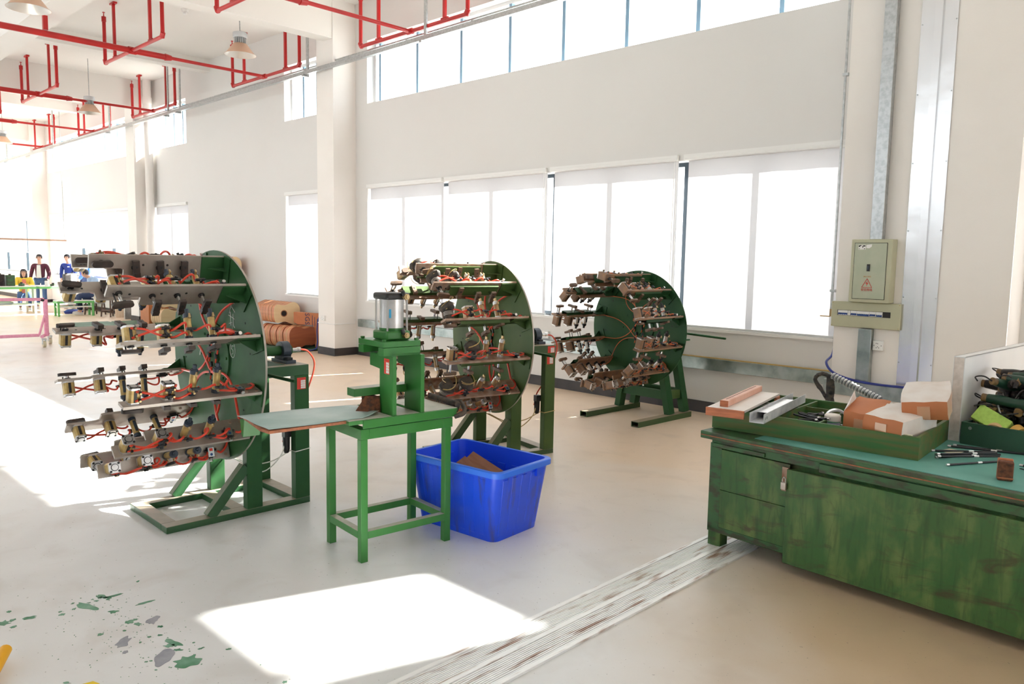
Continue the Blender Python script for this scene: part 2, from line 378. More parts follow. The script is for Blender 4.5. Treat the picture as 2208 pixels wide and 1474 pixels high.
# the unseen opposite side and ends: openings made up and sized for fill light
ops2 = []
for k in range(6): ops2 += ([(X0 + .8 + k * 8.4, X0 + 8.2 + k * 8.4, .5 if k < 3 else .9, 3.4 if k < 3 else 2.8)] if k < 4 else []) + [(X0 + .8 + k * 8.4, X0 + 8.2 + k * 8.4, 3.9, 5.0)]
mb = MB(); wall_openings(mb, X0, X1, YB - .24, YB, CZ, ops2); mb.build('wall_front', plaster, kind='structure', smooth=False)
mb = MB(); mb.box(X0 - .24, X0, YB, WY, 0, CZ); mb.build('wall_left', plaster, kind='structure', smooth=False)
M90 = Matrix.Rotation(R(90), 4, 'Z')
mb = MB(); mb2 = MB(); wall_openings(mb2, YB, WY, 0, .24, CZ, [(4.2, 6.8, .9, 2.8)])
mb.add(mb2.v, mb2.f, 0, T((X1 + .24, 0, 0)) @ M90); mb.build('wall_right', plaster, kind='structure', smooth=False)

wn = [0]
alu_glare_blue = mat('glare paled window metal', (.20, .33, .46), .4, .2)  # window metal painted paler to carry the overexposed glare
alu_glare_white = mat('glare whitened window metal', (.7, .72, .74), .4)  # same metal painted white where glare washes it out
def window(x0, x1, z0, z1, mull, kind_sill=True, y=WY + .14, thick=.05, wide=()):
    wn[0] += 1
    w = empty('window_%d' % wn[0], (x0, y, z0), kind='structure')
    W = x1 - x0; H = z1 - z0
    f = MB(); t = .045
    f.box(0, W, 0, .06, 0, t).box(0, W, 0, .06, H - t, H).box(0, t, 0, .06, t, H - t).box(W - t, W, 0, .06, t, H - t)
    high = z0 > 3
    f.build('window_frame', alu_glare_white if high or x1 < -18 else alu_dark, w)
    for x in mull:
        ww = .095 if x in wide else thick
        MB().box(x - x0 - ww / 2, x - x0 + ww / 2, -.01, .06, t, H - t).build('mullion', alu_glare_blue if high else alu_dark, w)
    e = [x0] + sorted(mull) + [x1]
    for a, b in zip(e[:-1], e[1:]):
        MB().box(a - x0 + .02, b - x0 - .02, .025, .033, t, H - t).build('pane', glass, w, smooth=False)
    return w
def spread(a, b, step):
    n = max(1, round((b - a) / step)); return [a + (b - a) * k / n for k in range(1, n)]
clm = [-10.30, -9.37, -8.39, -7.43, -6.50, -5.54, -4.605, -3.667]
window(-10.46, -2.88, HZ0, HZ1, clm)
window(-10.46, -2.88, LZ0, LZ1, [-9.52, -8.575, -7.6, -6.565, -5.6, -4.65, -3.76], wide=(-8.575, -6.565, -4.65))
for a, b in narrow:
    window(a, b, LZ0, LZ1, spread(a, b, .93)); window(a, b, HZ0, HZ1, spread(a, b, .5))
for a, b in bays[1:]:
    window(a, b, LZ0, LZ1, spread(a, b, 2.4)); window(a, b, HZ0, HZ1, spread(a, b, .95), thick=.035)
window(-1.28, 6.4, HZ0, HZ1, [-.52, .44, 1.4, 2.36, 3.3, 4.3, 5.3]); window(-1.28, 6.4, LZ0, LZ1, spread(-1.28, 6.4, .96))
for k in range(6):
    for z0, z1 in ((.5 if k < 3 else .9, 3.4 if k < 3 else 2.8), (3.9, 5.0))[0 if k < 4 else 1:]: window(X0 + .8 + k * 8.4, X0 + 8.2 + k * 8.4, z0, z1, spread(X0 + .8 + k * 8.4, X0 + 8.2 + k * 8.4, 1.85), y=YB - .16)  # windows filling the made-up openings of the unseen opposite wall

for i, (a, b, yf) in enumerate([(-2.75, -1.42, 6.95), (-11.26, -10.78, 6.95), (-19.62, -19.12, 6.95), (-28.05, -27.5, 6.95), (-36.4, -35.9, 6.95)]):
    c = MB().box(a, b, yf, WY, 0, CZ).build('column', plaster2, kind='structure')
# baseboards: black skirting, following wall and columns
sk = MB(); edges = [X1, -1.42, -1.42, -2.75]
for a, b in ((-1.42, X1), (-10.78, -2.75), (-19.12, -11.26), (-27.5, -19.62), (-35.9, -28.05), (X0, -36.4)): sk.box(a, b, WY - .012, WY, 0, .125)
for a, b in ((-2.75, -1.42), (-11.26, -10.78), (-19.62, -19.12), (-28.05, -27.5), (-36.4, -35.9)):
    sk.box(a - .012, b + .012, 6.938, 6.95, 0, .125).box(a - .012, a, 6.95, WY, 0, .125).box(b, b + .012, 6.95, WY, 0, .125)
sk.build('baseboard_back', base_m, kind='structure', smooth=False)
# beams
for xa, xb, zb in ((-11.06, -10.80, 5.0), (-19.5, -19.2, 5.0), (-27.9, -27.6, 5.0), (-36.3, -36, 5.0), (-2.6, -1.6, 5.0), (-16.25, -16.0, 5.36), (-6.6, -6.35, 5.36), (-23.6, -23.35, 5.36)):
    MB().box(xa, xb, YB, WY if zb > 5.1 else 6.95, zb, CZ).build('ceiling_beam', ceil_m, kind='structure', smooth=False)
MB().box(X0, X1, 3.40, 3.80, 5.0, CZ).build('ceiling_beam', ceil_m, kind='structure', smooth=False)
# window sills of the low windows
for i, (a, b) in enumerate(bays + narrow + [(-1.28, 6.4)]):
    MB().box(a - .02, b + .02, WY - .03, WY + .13, LZ0 - .03, LZ0).build('trim_%d' % (i + 1), white_pl, kind='structure')
# ribbed aluminium cover of the floor joint
jc = MB(); jc.box(-2.235, -1.955, -3, 6.93, 0, .003)
jc.box(-2.245, -2.222, -3, 6.93, 0, .010).box(-1.968, -1.945, -3, 6.93, 0, .010).box(-2.112, -2.085, -3, 6.93, .003, .009)
for k in range(10): jc.box(-2.214 + k * .0102, -2.208 + k * .0102, -3, 6.93, .003, .0075).box(-2.079 + k * .0112, -2.073 + k * .0112, -3, 6.93, .003, .0075)
joint_m = mat('ribbed aluminium', (.90, .90, .90), .36, .12, c2=(.34, .17, .10), scale=2.2, amt=.85, stretch=(16, 1.5, 1), lo=.55, hi=.66)
jc.build('trim_8', joint_m, kind='structure', smooth=False)

# ------------------------------------------------------------------ roller blinds
def blind(x0, x1, label, z1=2.725, zb=.935, y=WY + .035, chain=None, group=None, seams=()):
    b = empty('roller_blind', (x0, y, z1), label=label, cat='blind', group=group); W = x1 - x0
    MB().box(0, W, -.075, -.028, -.02, .035).cyl((.01, -.052, 0), (W - .01, -.052, 0), .026, n=12).build('roller_rail', white_pl, b)
    f = MB(); n = 14; H = z1 - zb
    vs = [(.02 + (W - .04) * i / n, .006 * math.sin(i * 1.7) * 1.0, -.02 - (H - .02) * j / 2) for j in range(3) for i in range(n + 1)]
    fs = [(j * (n + 1) + i, j * (n + 1) + i + 1, (j + 1) * (n + 1) + i + 1, (j + 1) * (n + 1) + i) for j in range(2) for i in range(n)]
    f.add(vs, fs); f.build('fabric', blind_m, b)
    MB().box(.02, W - .02, -.012, .012, -H - .02, -H).build('bottom_bar', white_pl, b)
    if chain is not None:
        pts = [(W - .02, -.045, -.02), (W - .015, -.05, -H * chain), (W - .035, -.05, -H * chain - .06), (W - .055, -.05, -H * chain), (W - .05, -.045, -.02)]
        MB().tube(bez(pts, 5), .004, 5).build('pull_chain', white_pl, b)
    return b
blind(-10.44, -8.60, 'white roller blind in the first window bay, next to the near left column', chain=None)
blind(-8.55, -6.60, 'white roller blind second from the left column, behind the middle wheel machine', chain=.72)
blind(-6.53, -4.69, 'white roller blind third from the left column, above the farthest wheel machine', chain=.75)
blind(-4.61, -2.90, 'white roller blind beside the right column and its electrical box', chain=None)
blind(-13.0, -11.72, 'narrow white roller blind left of the near left column', chain=None)
blind(-19.08, -17.24, 'narrow distant white roller blind right of the second column', chain=None)
blind(-21.75, -19.95, 'distant white roller blind on the window just left of the second column')
for k, w_ in enumerate(('leftmost', 'middle', 'rightmost')): blind(-27.25 + 1.84 * k, -25.45 + 1.84 * k, 'half lowered white blind behind the workers, %s of the three there' % w_, zb=1.75, group='half lowered blinds behind the workers')
for k, w_ in enumerate(('farthest', 'second farthest', 'second nearest', 'nearest')): blind(-35.65 + 1.86 * k, -33.83 + 1.86 * k, 'half lowered white blind at the left frame edge, %s of the four there' % w_, zb=1.6, group='half lowered blinds far left')
blind(-1.26, .6, 'white roller blind right of the right column at the edge of the frame')
blind(.65, 2.5, 'white roller blind beyond the right edge of the frame', group='blinds out of frame right')
blind(2.55, 4.4, 'white roller blind beyond the right edge of the frame', group='blinds out of frame right')
for a, b in ((-.50, .42), (.46, 1.38), (1.42, 2.34), (2.38, 4.3), (4.34, 6.3)):  # added unseen blinds that cut the sun on the floor to one pane
    blind(a, b, 'added white roller blind shading the unseen high windows on the right', z1=HZ1 + .02, zb=HZ0 + .02, group='added blinds on unseen high windows right')

# ------------------------------------------------------------------ ceiling services
PZ = 4.73
mains = [(-8.82, 'nearest red sprinkler main crossing the top of the frame'), (-12.92, 'red sprinkler main running under the first beam above the shiny lamp'),
         (-17.88, 'red sprinkler main second from the near one, left of the second column'), (-22.07, 'red sprinkler main third back above the far lamp'), (-26.58, 'most distant red sprinkler main near the left edge')]
for i, (X, lab) in enumerate(mains):
    Yj = 6.93 if i < 3 else 7.05; Yc = 4.72
    p = empty('sprinkler_pipe', (X, 0, PZ), label=lab, cat='pipe', group='red sprinkler pipes')
    MB().cyl((0, YB + .3, 0), (0, Yc + .55, 0), .045, n=10).cyl((0, Yc + .55, 0), (0, Yj, 0), .026, n=10)\
        .cyl((0, Yc + .50, 0), (0, Yc + .60, 0), .056, .04, n=10).cyl((0, Yc - .06, 0), (0, Yc + .06, 0), .055, n=10).build('main_pipe', red_pipe, p)
    for Yb, rr in ((Yc, .028), (Yj, .026), (.8, .028), (-3.2, .028)):
        L = 1.18
        b = MB(); b.cyl((-L, Yb, 0), (L, Yb, 0), rr, n=10)
        for sx in (-1, 1): b.cyl((sx * (L - .03), Yb, -.01), (sx * (L + .015), Yb, .05), .038, .036, n=8)
        b.cyl((-.05, Yb, 0), (.05, Yb, 0), .042, n=10)
        b.build('branch_pipe', red_pipe, p)
        for sx in (-1, 1):
            MB().cyl((sx * L, Yb, 0), (sx * L, Yb, .72 if sx < 0 else .80), .028, n=10).cyl((sx * L, Yb, .66), (sx * L, Yb, .74), .036, n=10)\
                .cyl((sx * L, Yb, .74), (sx * L, Yb, .80), .012, .006, n=6).cyl((sx * L, Yb, .80), (sx * L, Yb, .812), .02, n=6).build('sprinkler_riser', red_pipe, p)
            MB().box(sx * L * .62 - .02, sx * L * .62 + .02, Yb - .02, Yb + .02, .03, .84).box(sx * L * .62 - .09, sx * L * .62 + .09, Yb - .03, Yb + .03, .84, .868)\
                .box(sx * L * .62 - .07, sx * L * .62 + .07, Yb - .012, Yb + .012, .02, .045).build('pipe_hanger', red_pipe, p)
    MB().box(-.03, .03, 3.5, 3.56, .05, .25).build('pipe_hanger', red_pipe, p)
# long galvanised conduit with hangers parallel to the window wall
ct = empty('cable_conduit', (0, 6.86, 4.555), label='long galvanised cable conduit hung in front of the high windows', cat='conduit')
MB().box(-43, -2.78, -.03, .03, -.03, .03).build('conduit_channel', galv, ct)
for X in (-5.2, -8.45, -11.45, -16.4, -17.0, -20.5, -25.0, -30.0):
    MB().box(X - .025, X + .025, .032, .06, -.03, 1.04).box(X - .025, X + .025, -.05, .06, -.06, -.03).build('conduit_hanger', galv, ct)
ct2 = MB().box(-43, -2.78, 6.99, 7.03, 4.66, 4.685); 
for k in range(29): ct2.box(-43 + k * 1.36, -42.97 + k * 1.36, 6.99, 7.03, 4.60, 4.66)
ct2.build('cable_ladder', galv, None, label='thin secondary steel rail just above the long conduit', cat='rail')
def lamp(X, Y, z, rod, lab, s=1.0):
    l = empty('high_bay_lamp', (X, Y, z), label=lab, cat='lamp', group='high bay ceiling lamps')
    MB().lathe([(.085, .17), (.10, .165), (.21, .02), (.235, 0)], 28).build('lamp_shade', lamp_out, l)
    MB().lathe([(.232, 0), (.205, .02), (.09, .155), (0, .155)], 28).build('reflector', lamp_al, l)
    h = MB(); h.cyl((0, 0, .17), (0, 0, .25), .06, n=16)
    for k in range(18):
        a = k * 2 * math.pi / 18; h.box(.055, .085, -.004, .004, .17, .25, 0, Matrix.Rotation(a, 4, 'Z'))
    h.build('heat_sink', lamp_gr, l)
    MB().lathe([(0, .25), (.10, .25), (.108, .27), (.105, .33), (.06, .345), (0, .345)], 20).build('driver_housing', lamp_gr, l)
    MB().cyl((0, 0, .345), (0, 0, rod), .008, n=6).build('lamp_rod', galv, l)
    return l
lamp(-11.6, 5.83, 4.66, CZ - 4.66, 'shaded high bay lamp between the first red pipes, left of the near left column')
lamp(-10.75, 2.77, 4.45, CZ - 4.45, 'high bay lamp cut by the top left corner of the frame')
lamp(-17.9, 5.65, 4.50, CZ - 4.50, 'smaller distant high bay lamp hanging below the second red main')
lamp(-25.5, 5.79, 4.60, CZ - 4.60, 'farthest high bay lamp at the left edge of the frame')
MB().cyl((-13.1, 5.64, CZ - .05), (-13.1, 5.64, CZ), .045, .06, n=12).cyl((-13.1, 5.64, CZ - .08), (-13.1, 5.64, CZ - .05), .03, n=12).build('smoke_detector', white_pl, None, label='small white smoke detector on the ceiling beside the first beam', cat='detector')

# ------------------------------------------------------------------ wall services
def taglab(o, label, cat, group=None):
    o['label'] = label; o['category'] = cat
    if group: o['group'] = group
    return o
MB().box(-10.66, -2.80, WY - .056, WY - .001, .475, .60).build('cable_trunking', galv_g, None, bevel=.003, label='horizontal galvanised cable trunking on the wall under the windows', cat='trunking')
MB().tube([(-4.6, WY - .03, .605), (-3.9, WY - .028, .604), (-2.85, WY - .03, .606)], .009, 6).build('air_line', hose_yel, None, label='yellow air line lying on the cable trunking', cat='hose')
MB().box(-2.80, -1.38, 6.90, 6.95, .465, .59).build('cable_trunking', galv_g, None, bevel=.003, label='spotted galvanised trunking crossing the foot of the right column', cat='trunking')
MB().box(-2.465, -2.365, 6.88, 6.949, 1.83, CZ - .62).build('cable_duct', galv, None, bevel=.003, label='upright galvanised duct from the electrical box to the ceiling', cat='duct')
d = MB().box(-2.515, -2.405, 6.885, 6.949, .595, 1.065).build('cable_duct', galv_g, None, bevel=.003, label='short green tinted galvanised duct under the breaker panel', cat='duct')
dj = empty('joint_cover', (-2.06, 6.949, .60), label='tall shiny metal joint cover with raised centre channel on the right column', cat='cover plate')
vs = []; fs = []; nz_ = 40
prof = [(-.135, 0), (-.03, -.004), (-.028, -.03), (.028, -.03), (.03, -.004), (.135, 0)]
for j in range(nz_ + 1):
    z = j * 4.38 / nz_
    for i, (x, y) in enumerate(prof):
        w = .006 * math.sin(j * 1.3 + i) if i in (0, 5) else 0
        vs.append((x, y - .003 - abs(w), z))
for j in range(nz_):
    for i in range(5): fs.append((j * 6 + i, j * 6 + i + 1, (j + 1) * 6 + i + 1, (j + 1) * 6 + i))
m_ = MB().add(vs, fs).mesh('sheet', duct_m); put('sheet_metal', m_, dj)
for j in range(8):
    for sx in (-1, 1): MB().cyl((sx * .125, -.01, .2 + j * .55), (sx * .125, 0, .2 + j * .55), .006, n=6).build('screw', galv, dj)
# thin pipe with brass outlet at the last blind
vp = empty('drop_conduit', (-2.915, 7.28, 1.13), label='thin vertical conduit hanging in front of the last blind', cat='conduit')
MB().cyl((0, 0, .05), (0, 0, CZ - 1.13), .012, n=8).build('conduit_tube', galv, vp)
MB().cyl((0, 0, 0), (0, 0, .07), .016, n=8).cyl((-.10, -.005, .0), (-.01, -.005, .0), .006, n=6).build('brass_outlet', brass, vp)
for z in (.24, 2.2): MB().box(-.02, .03, -.02, .03, z - .012, z + .012).build('pipe_clamp', galv, vp)
# electrical box
eb = empty('electrical_box', (-2.595, 6.83, 1.295), label='pale green electrical box with red lightning triangle on the right column', cat='electrical box')
MB().box(0, .335, 0, .12, 0, .535).build('box_body', box_m, eb, bevel=.006)
MB().box(.028, .297, -.002, .002, .028, .505).build('door_gap', blk_line, eb)
MB().box(.032, .293, -.006, .004, .032, .501).build('box_door', door_m, eb, bevel=.002)
MB().box(.142, .166, -.012, -.004, .265, .325).box(.148, .160, -.018, -.010, .28, .31, 1).build('door_latch', [black_p, navy_p], eb)
lb = MB().box(.062, .122, -.0075, -.006, .448, .488)
for bx in ((.064, .075, .470, .484), (.072, .086, .478, .486), (.100, .119, .474, .484), (.094, .100, .462, .480), (.066, .072, .452, .458), (.108, .118, .452, .458)): lb.box(bx[0], bx[1], -.0082, -.0075, bx[2], bx[3], 1)
lb.build('rating_plate', [paper, blk_line], eb)
MB().add([(.128, -.0072, .487), (.172, -.0072, .493), (.170, -.0072, .472), (.150, -.0072, .458), (.126, -.0072, .462)], [(0, 4, 3, 2, 1)]).build('torn_label', paper, eb)
tr = MB(); P3 = [(.108, .128), (.192, .128), (.150, .203)]
for i in range(3):
    a, b = P3[i], P3[(i + 1) % 3]; tr.bar((a[0], -.0075, a[1]), (b[0], -.0075, b[1]), .002, .004, 0, up=(0, 0, 1))
tr.add([(.156, -.0085, .186), (.137, -.0085, .158), (.149, -.0085, .160), (.145, -.0085, .138), (.163, -.0085, .168), (.151, -.0085, .166)], [(0, 1, 2, 5), (2, 3, 4, 5)])
tr.build('warning_triangle', red_ink, eb)
text('warning_text', '安全用电', .024, T((.150, -.0078, .100)) @ FRONT, red_ink, eb)
text('warning_text', '闲人勿近', .016, T((.150, -.0078, .215)) @ FRONT, org_ink, eb)
bp_ = empty('breaker_panel', (-2.765, 6.925, 1.070), label='wide beige breaker panel with blue switches below the electrical box', cat='breaker panel')
MB().box(0, .58, -.02, .024, 0, .222).build('panel_cover', box_m, bp_, bevel=.006)
MB().box(.055, .50, -.0215, -.018, .100, .148).build('switch_opening', blk_line, bp_)
for k, (x0_, w_, n_) in enumerate([(.062, .085, 5), (.150, .018, 0), (.172, .052, 4), (.226, .102, 7), (.330, .052, 4), (.384, .052, 3)]):
    MB().box(x0_, x0_ + w_, -.026, -.020, .103, .145).build('breaker', white_pl, bp_)
    if n_: 
        sw = MB(); zz = .112 if k % 2 else .118
        sw.box(x0_ + .003, x0_ + w_ - .003, -.029, -.026, zz - .007, zz + .006)
        for q in range(n_): xx = x0_ + w_ * (q + .5) / n_; sw.box(xx - .004, xx + .004, -.034, -.026, zz, zz + (.010 if k % 2 else -.010))
        sw.build('switch_lever', blue_sw, bp_)
for sx, sz in ((.012, .012), (.568, .012), (.012, .21), (.568, .21)): MB().cyl((sx, -.022, sz), (sx, -.018, sz), .004, n=6).build('screw', brass, bp_)
def socket(name, X, Y, Z, w, h, lab, side=None):
    s = empty(name, (X, Y, Z), label=lab, cat='socket')
    MB().box(0, w, -.03, 0, 0, h).build('socket_plate', white_pl, s, bevel=.004)
    hs = MB()
    for dx, dz in ((.36, .72), (.5, .72 if 0 else .70), (.5, .38), (.38, .28), (.62, .28), (.15, .5), (.85, .5)): hs.box(w * dx - .003, w * dx + .003, -.0315, -.03, h * dz - .003, h * dz + .003)
    hs.build('socket_hole', blk_line, s)
socket('wall_socket', -2.40, 6.949, .885, .085, .085, 'white wall socket beside the short duct on the right column')
socket('wall_socket', -6.62, WY, .62, .12, .09, 'white socket on the wall behind the middle wheel machine')
socket('wall_socket', -11.15, 6.949, .56, .11, .08, 'white socket low on the near left column')
MB().tube([(-11.26, 6.94, .52), (-11.0, 6.94, .52), (-10.77, 6.94, .52), (-10.765, 7.1, .52), (-10.765, 7.33, .52), (-10.765, 7.33, .60)], .008, 6).build('wall_conduit', white_pl, None, label='thin white conduit wrapped round the near left column', cat='conduit')
MB().tube(bez([(-2.83, 7.2, .93), (-2.79, 7.05, .80), (-2.78, 6.90, .74), (-2.70, 6.87, .66), (-2.53, 6.865, .615), (-2.3, 6.865, .60), (-1.97, 6.865, .605), (-1.5, 6.865, .60), (-1.0, 6.87, .58)], 6), .011, 7).build('air_hose', hose_blue, None, label='blue air hose sagging across the foot of the right column', cat='hose')
MB().cyl((-2.835, 7.2, .93), (-2.82, 7.16, .86), .014, n=8).cyl((-2.84, 7.22, 1.0), (-2.835, 7.2, .93), .005, n=6, m=1).build('hose_coupling', [black_p, hose_yel], None, label='black hose coupling below the last window sill', cat='coupling')
# down pipe behind the second column
MB().cyl((-18.95, 7.22, 0), (-18.95, 7.22, CZ), .09, n=16).cyl((-18.95, 7.22, CZ - .55), (-18.95, 7.22, CZ - .40), .10, n=16).build('rain_pipe', plaster2, None, label='white vertical rain pipe beside the second column', cat='pipe')

# ------------------------------------------------------------------ the three wheel clamp machines
def sticker(parent, M, w=.062, h=.075):
    """red and white notice: red field, white boxes at the right"""
    s = MB(); s.box(0, w, -.0008, 0, 0, h)
    for k in range(4): s.box(w * .42, w * .94, -.0014, -.0008, h * (.06 + .185 * k), h * (.06 + .185 * k + .155), 1)
    for k in range(7): s.box(w * .06, w * .34, -.0014, -.0008, h * (.06 + .105 * k), h * (.06 + .105 * k + .03), 2)
    s.box(w * .15, w * .85, -.0014, -.0008, h * .86, h * .92, 2)
    for k in range(4): s.box(w * .50, w * .84, -.0018, -.0014, h * (.11 + .185 * k), h * (.11 + .185 * k + .02), 3)
    return s.build('warning_sticker', [red_lab, paper, red_ink, blk_line], parent, smooth=False, ) if M is None else put('warning_sticker', s.mesh('warning_sticker', [red_lab, paper, red_ink, lamp_gr], False), parent, M)

def block_cylinder_mesh(body, cap, s=1.0):
    """compact square cylinder standing on the plate (local z = away from the plate)"""
    m = MB(); w = .033 * s; H = .088 * s; c = .010
    poly = [(-w, -w + c), (-w + c, -w), (w - c, -w), (w, -w + c), (w, w - c), (w - c, w), (-w + c, w), (-w, w - c)]
    m.prism(poly, .0, H, 0); m.prism([(x * 1.04, y * 1.04) for x, y in poly], H, H + .010, 1); m.prism([(x * 1.04, y * 1.04) for x, y in poly], -.001, .010, 1)
    for sx in (-1, 1):
        m.box(sx * w - .002, sx * w + .002, -.007, .007, .012, H - .004, 2)
        for sy in (-1, 1): m.cyl((sx * w * .72, sy * w * .72, H + .010), (sx * w * .72, sy * w * .72, H + .013), .0065, n=8, m=2)
    m.cyl((0, 0, H + .010), (0, 0, H + .012), .020, n=16, m=2).cyl((0, 0, H + .011), (0, 0, H + .014), .0165, n=16, m=1)
    for z in (.025, H - .012): m.cyl((w, .018, z), (w + .022, .018, z), .006, n=6, m=3).cyl((w + .012, .018, z - .004), (w + .012, .018, z + .010), .007, n=6, m=2)
    return m.mesh('block_cylinder', [body, cap, black_p, brass])
def slim_cylinder_mesh(body, cap, L=.125, nub=True):
    m = MB(); m.cyl((0, 0, .018), (0, 0, L), .019, n=14).cyl((0, 0, 0), (0, 0, .022), .022, n=14, m=1).cyl((0, 0, L - .004), (0, 0, L + .016), .022, n=14, m=1)
    m.cyl((0, 0, L + .016), (0, 0, L + .022), .017, n=12, m=1)
    if nub: m.cyl((0, 0, L + .022), (0, 0, L + .045), .011, n=8, m=1)
    else: m.box(-.011, .011, -.005, .005, L + .016, L + .045, 2)
    for z in (.022, L - .002): m.cyl((.018, 0, z), (.038, 0, z), .006, n=6, m=2).cyl((.032, 0, z), (.032, 0, z + .018), .007, .005, n=6, m=2)
    m.box(-.024, -.019, -.008, .008, .03, L - .02, 1)
    return m.mesh('slim_cylinder', [body, cap, brass])
def wrapped_mesh(seed):
    rr = random.Random(seed); m = MB(); m.cyl((0, 0, 0), (0, 0, .07), .033, .036, n=10)
    for z in (.035, .045, .055): m.cyl((0, 0, z), (0, 0, z + .004), .038, n=10, m=1)
    prof = [(.036, .062), (.049, .075), (.054, .095), (.048, .115), (.03, .13), (0, .134)]
    n = 14; vs = []; fs = []
    for i, (r, z) in enumerate(prof):
        for k in range(n):
            a = 2 * math.pi * k / n; q = r * (1 + .16 * math.sin(3 * a + seed) + rr.uniform(-.05, .05)); vs.append((q * math.cos(a) * 1.12, q * math.sin(a), z))
    for i in range(len(prof) - 1):
        for k in range(n): fs.append((i * n + k, i * n + (k + 1) % n, (i + 1) * n + (k + 1) % n, (i + 1) * n + k))
    m.add(vs, fs, 0)
    for k in range(3):
        a = rr.uniform(0, 6); m.tube([(.054 * math.cos(a + t * .5), .05 * math.sin(a + t * .5), .07 + .012 * t + k * .01) for t in range(8)], .0025, 4, 2)
    m.box(-.062, -.045, -.02, .02, .01, .075, 3)
    return m.mesh('wrapped_cylinder', [rubber, steel, hose_yel, brown_pad])
def clamp_mesh(kind, ext, pad, rod=chrome):
    """rods coming through the plate (towards -z) and the pad they carry"""
    m = MB(); m.cyl((0, 0, .0), (0, 0, -.010), .017, n=12, m=2).cyl((0, 0, -.008), (0, 0, -ext), .009, n=10, m=1)
    if kind == 'tip':
        m.cyl((.0, -.026, 0), (0, -.026, -ext + .004), .004, n=6, m=2)
        n = 8; poly = [(.016 * math.cos(R(90) + k * math.pi / n), .028 + .016 * math.sin(R(0) + 0) + .0 if False else .0) for k in range(0)]
        pl = [(.018 * math.sin(k * math.pi / 7), .034 + .018 * math.cos(k * math.pi / 7)) for k in range(8)] + [(-.018 * math.sin((7 - k) * math.pi / 7) * -1 * -1, -.034 - .018 * math.cos((7 - k) * math.pi / 7)) for k in range(8)]
        pl = [(.018 * math.cos(a), (.034 if math.sin(a) > 0 else -.034) + .018 * math.sin(a)) for a in [2 * math.pi * (k + .5) / 16 for k in range(16)]]
        m.prism(pl, -ext - .018, -ext, 0)
    else:
        m.cyl((-.030, .012, .004), (-.030, .012, -ext + .004), .0035, n=6, m=2)
        m.box(-.050, .046, -.017, .017, -ext - .020, -ext, 0).box(-.050, -.020, -.017, .017, -ext - .026, -ext - .020, 0)
        m.cyl((.012, 0, -ext - .022), (.012, 0, -ext - .019), .007, n=8, m=2)
    return m.mesh('clamp_pad', [pad, rod, black_p])
def valve_mesh():
    m = MB(); m.box(-.030, .030, -.020, .020, 0, .026, 0).box(-.028, .028, -.018, .018, .026, .0272, 1)
    m.box(-.022, -.006, -.010, .010, .0272, .0278, 3).cyl((.014, 0, .0272), (.014, 0, .0280), .008, n=12, m=4)
    m.cyl((.030, 0, .013), (.036, 0, .013), .012, n=12, m=2).cyl((.036, 0, .013), (.052, 0, .013), .006, n=8, m=5).cyl((.050, 0, .013), (.056, 0, .013), .010, n=10, m=5)
    m.cyl((-.01, .02, .013), (-.01, .034, .013), .007, n=8, m=2).cyl((-.01, -.02, .013), (-.01, -.036, .013), .007, n=8, m=2)
    return m.mesh('air_valve', [black_p, silver_c, black_p, red_lab, blue_sw, chrome])
def fitting_mesh(rot):
    m = MB(); c, s = math.cos(rot), math.sin(rot)
    m.cyl((0, -.020, .0), (0, .020, 0), .0085, n=8).cyl((0, 0, 0), (.018 * c, 0, .018 * s), .008, n=8)
    for p in ((0, -.022, 0), (0, .022, 0)): m.cyl(p, (0, p[1] * 1.22, 0), .007, n=8, m=1)
    return m.mesh('hose_fitting', [black_p, navy_p])
def loop_path(a, b, turns, rad, up=.03, seed=0):
    """hose from a to b with loose coils on the way"""
    a = Vector(a); b = Vector(b); rr = random.Random(seed); out = []; n = 10 + int(turns * 10)
    ph = rr.uniform(0, 6)
    for k in range(n + 1):
        t = k / n; p = a.lerp(b, t); e = math.sin(math.pi * t)
        an = ph + turns * 2 * math.pi * t
        out.append(p + Vector((rad * e * math.cos(an) * .7, rad * e * math.sin(an) * .6, up * e + rad * e * (math.sin(an) * .7 + .5))))
    return out
def hose_set(style, seed, hm):
    rr = random.Random(seed); m = MB(); r = .0062 if style != 'dusty' else .0045
    A, B, C_, D, V = -.675, -.505, -.375, -.245, -.115
    x = .604; 
    m.tube(bez([(x, A, .026), (x + .012, A + .06, .045), (x, B - .05, .062), (x - .01, B, .075)], 5), r, 6)
    m.tube(bez([(x, A, .078), (x + .014, A + .06, .066), (x + .004, B - .05, .040), (x - .01, B, .030)], 5), r, 6)
    rad = {'clean': .046, 'wrapped': .020, 'dusty': .024}[style]
    m.tube(loop_path((x - .01, B + .02, .07), (x - .015, C_ - .02, .06), rr.choice((1, 1, 1.5)), rad, .0, seed), r, 6)
    m.tube(loop_path((x - .01, B + .02, .03), (x - .015, C_ - .02, .03), .5, rad * .7, -.012, seed + 1), r, 6)
    m.tube(loop_path((x - .015, C_ + .02, .06), (x - .015, D - .02, .06), rr.choice((.5, 1, 1)), rad, .0, seed + 2), r, 6)
    m.tube(loop_path((x - .015, D + .02, .05), (x - .03, V - .03, .025), rr.choice((.6, 1)), rad * .9, .0, seed + 3), r, 6)
    m.tube(bez([(x - .03, V - .02, .020), (x + .01, V - .05, .03), (x - .02, D, .03)], 5), r, 6)
    m.tube(bez([(x - .03, V + .034, .014), (x - .02, -.06, .022), (x - .06, -.02, .018), (x - .12, -.008, .004)], 6), r, 6)
    return m.mesh('air_hose', hm)
CYL_Y = (-.675, -.505, -.375, -.245)
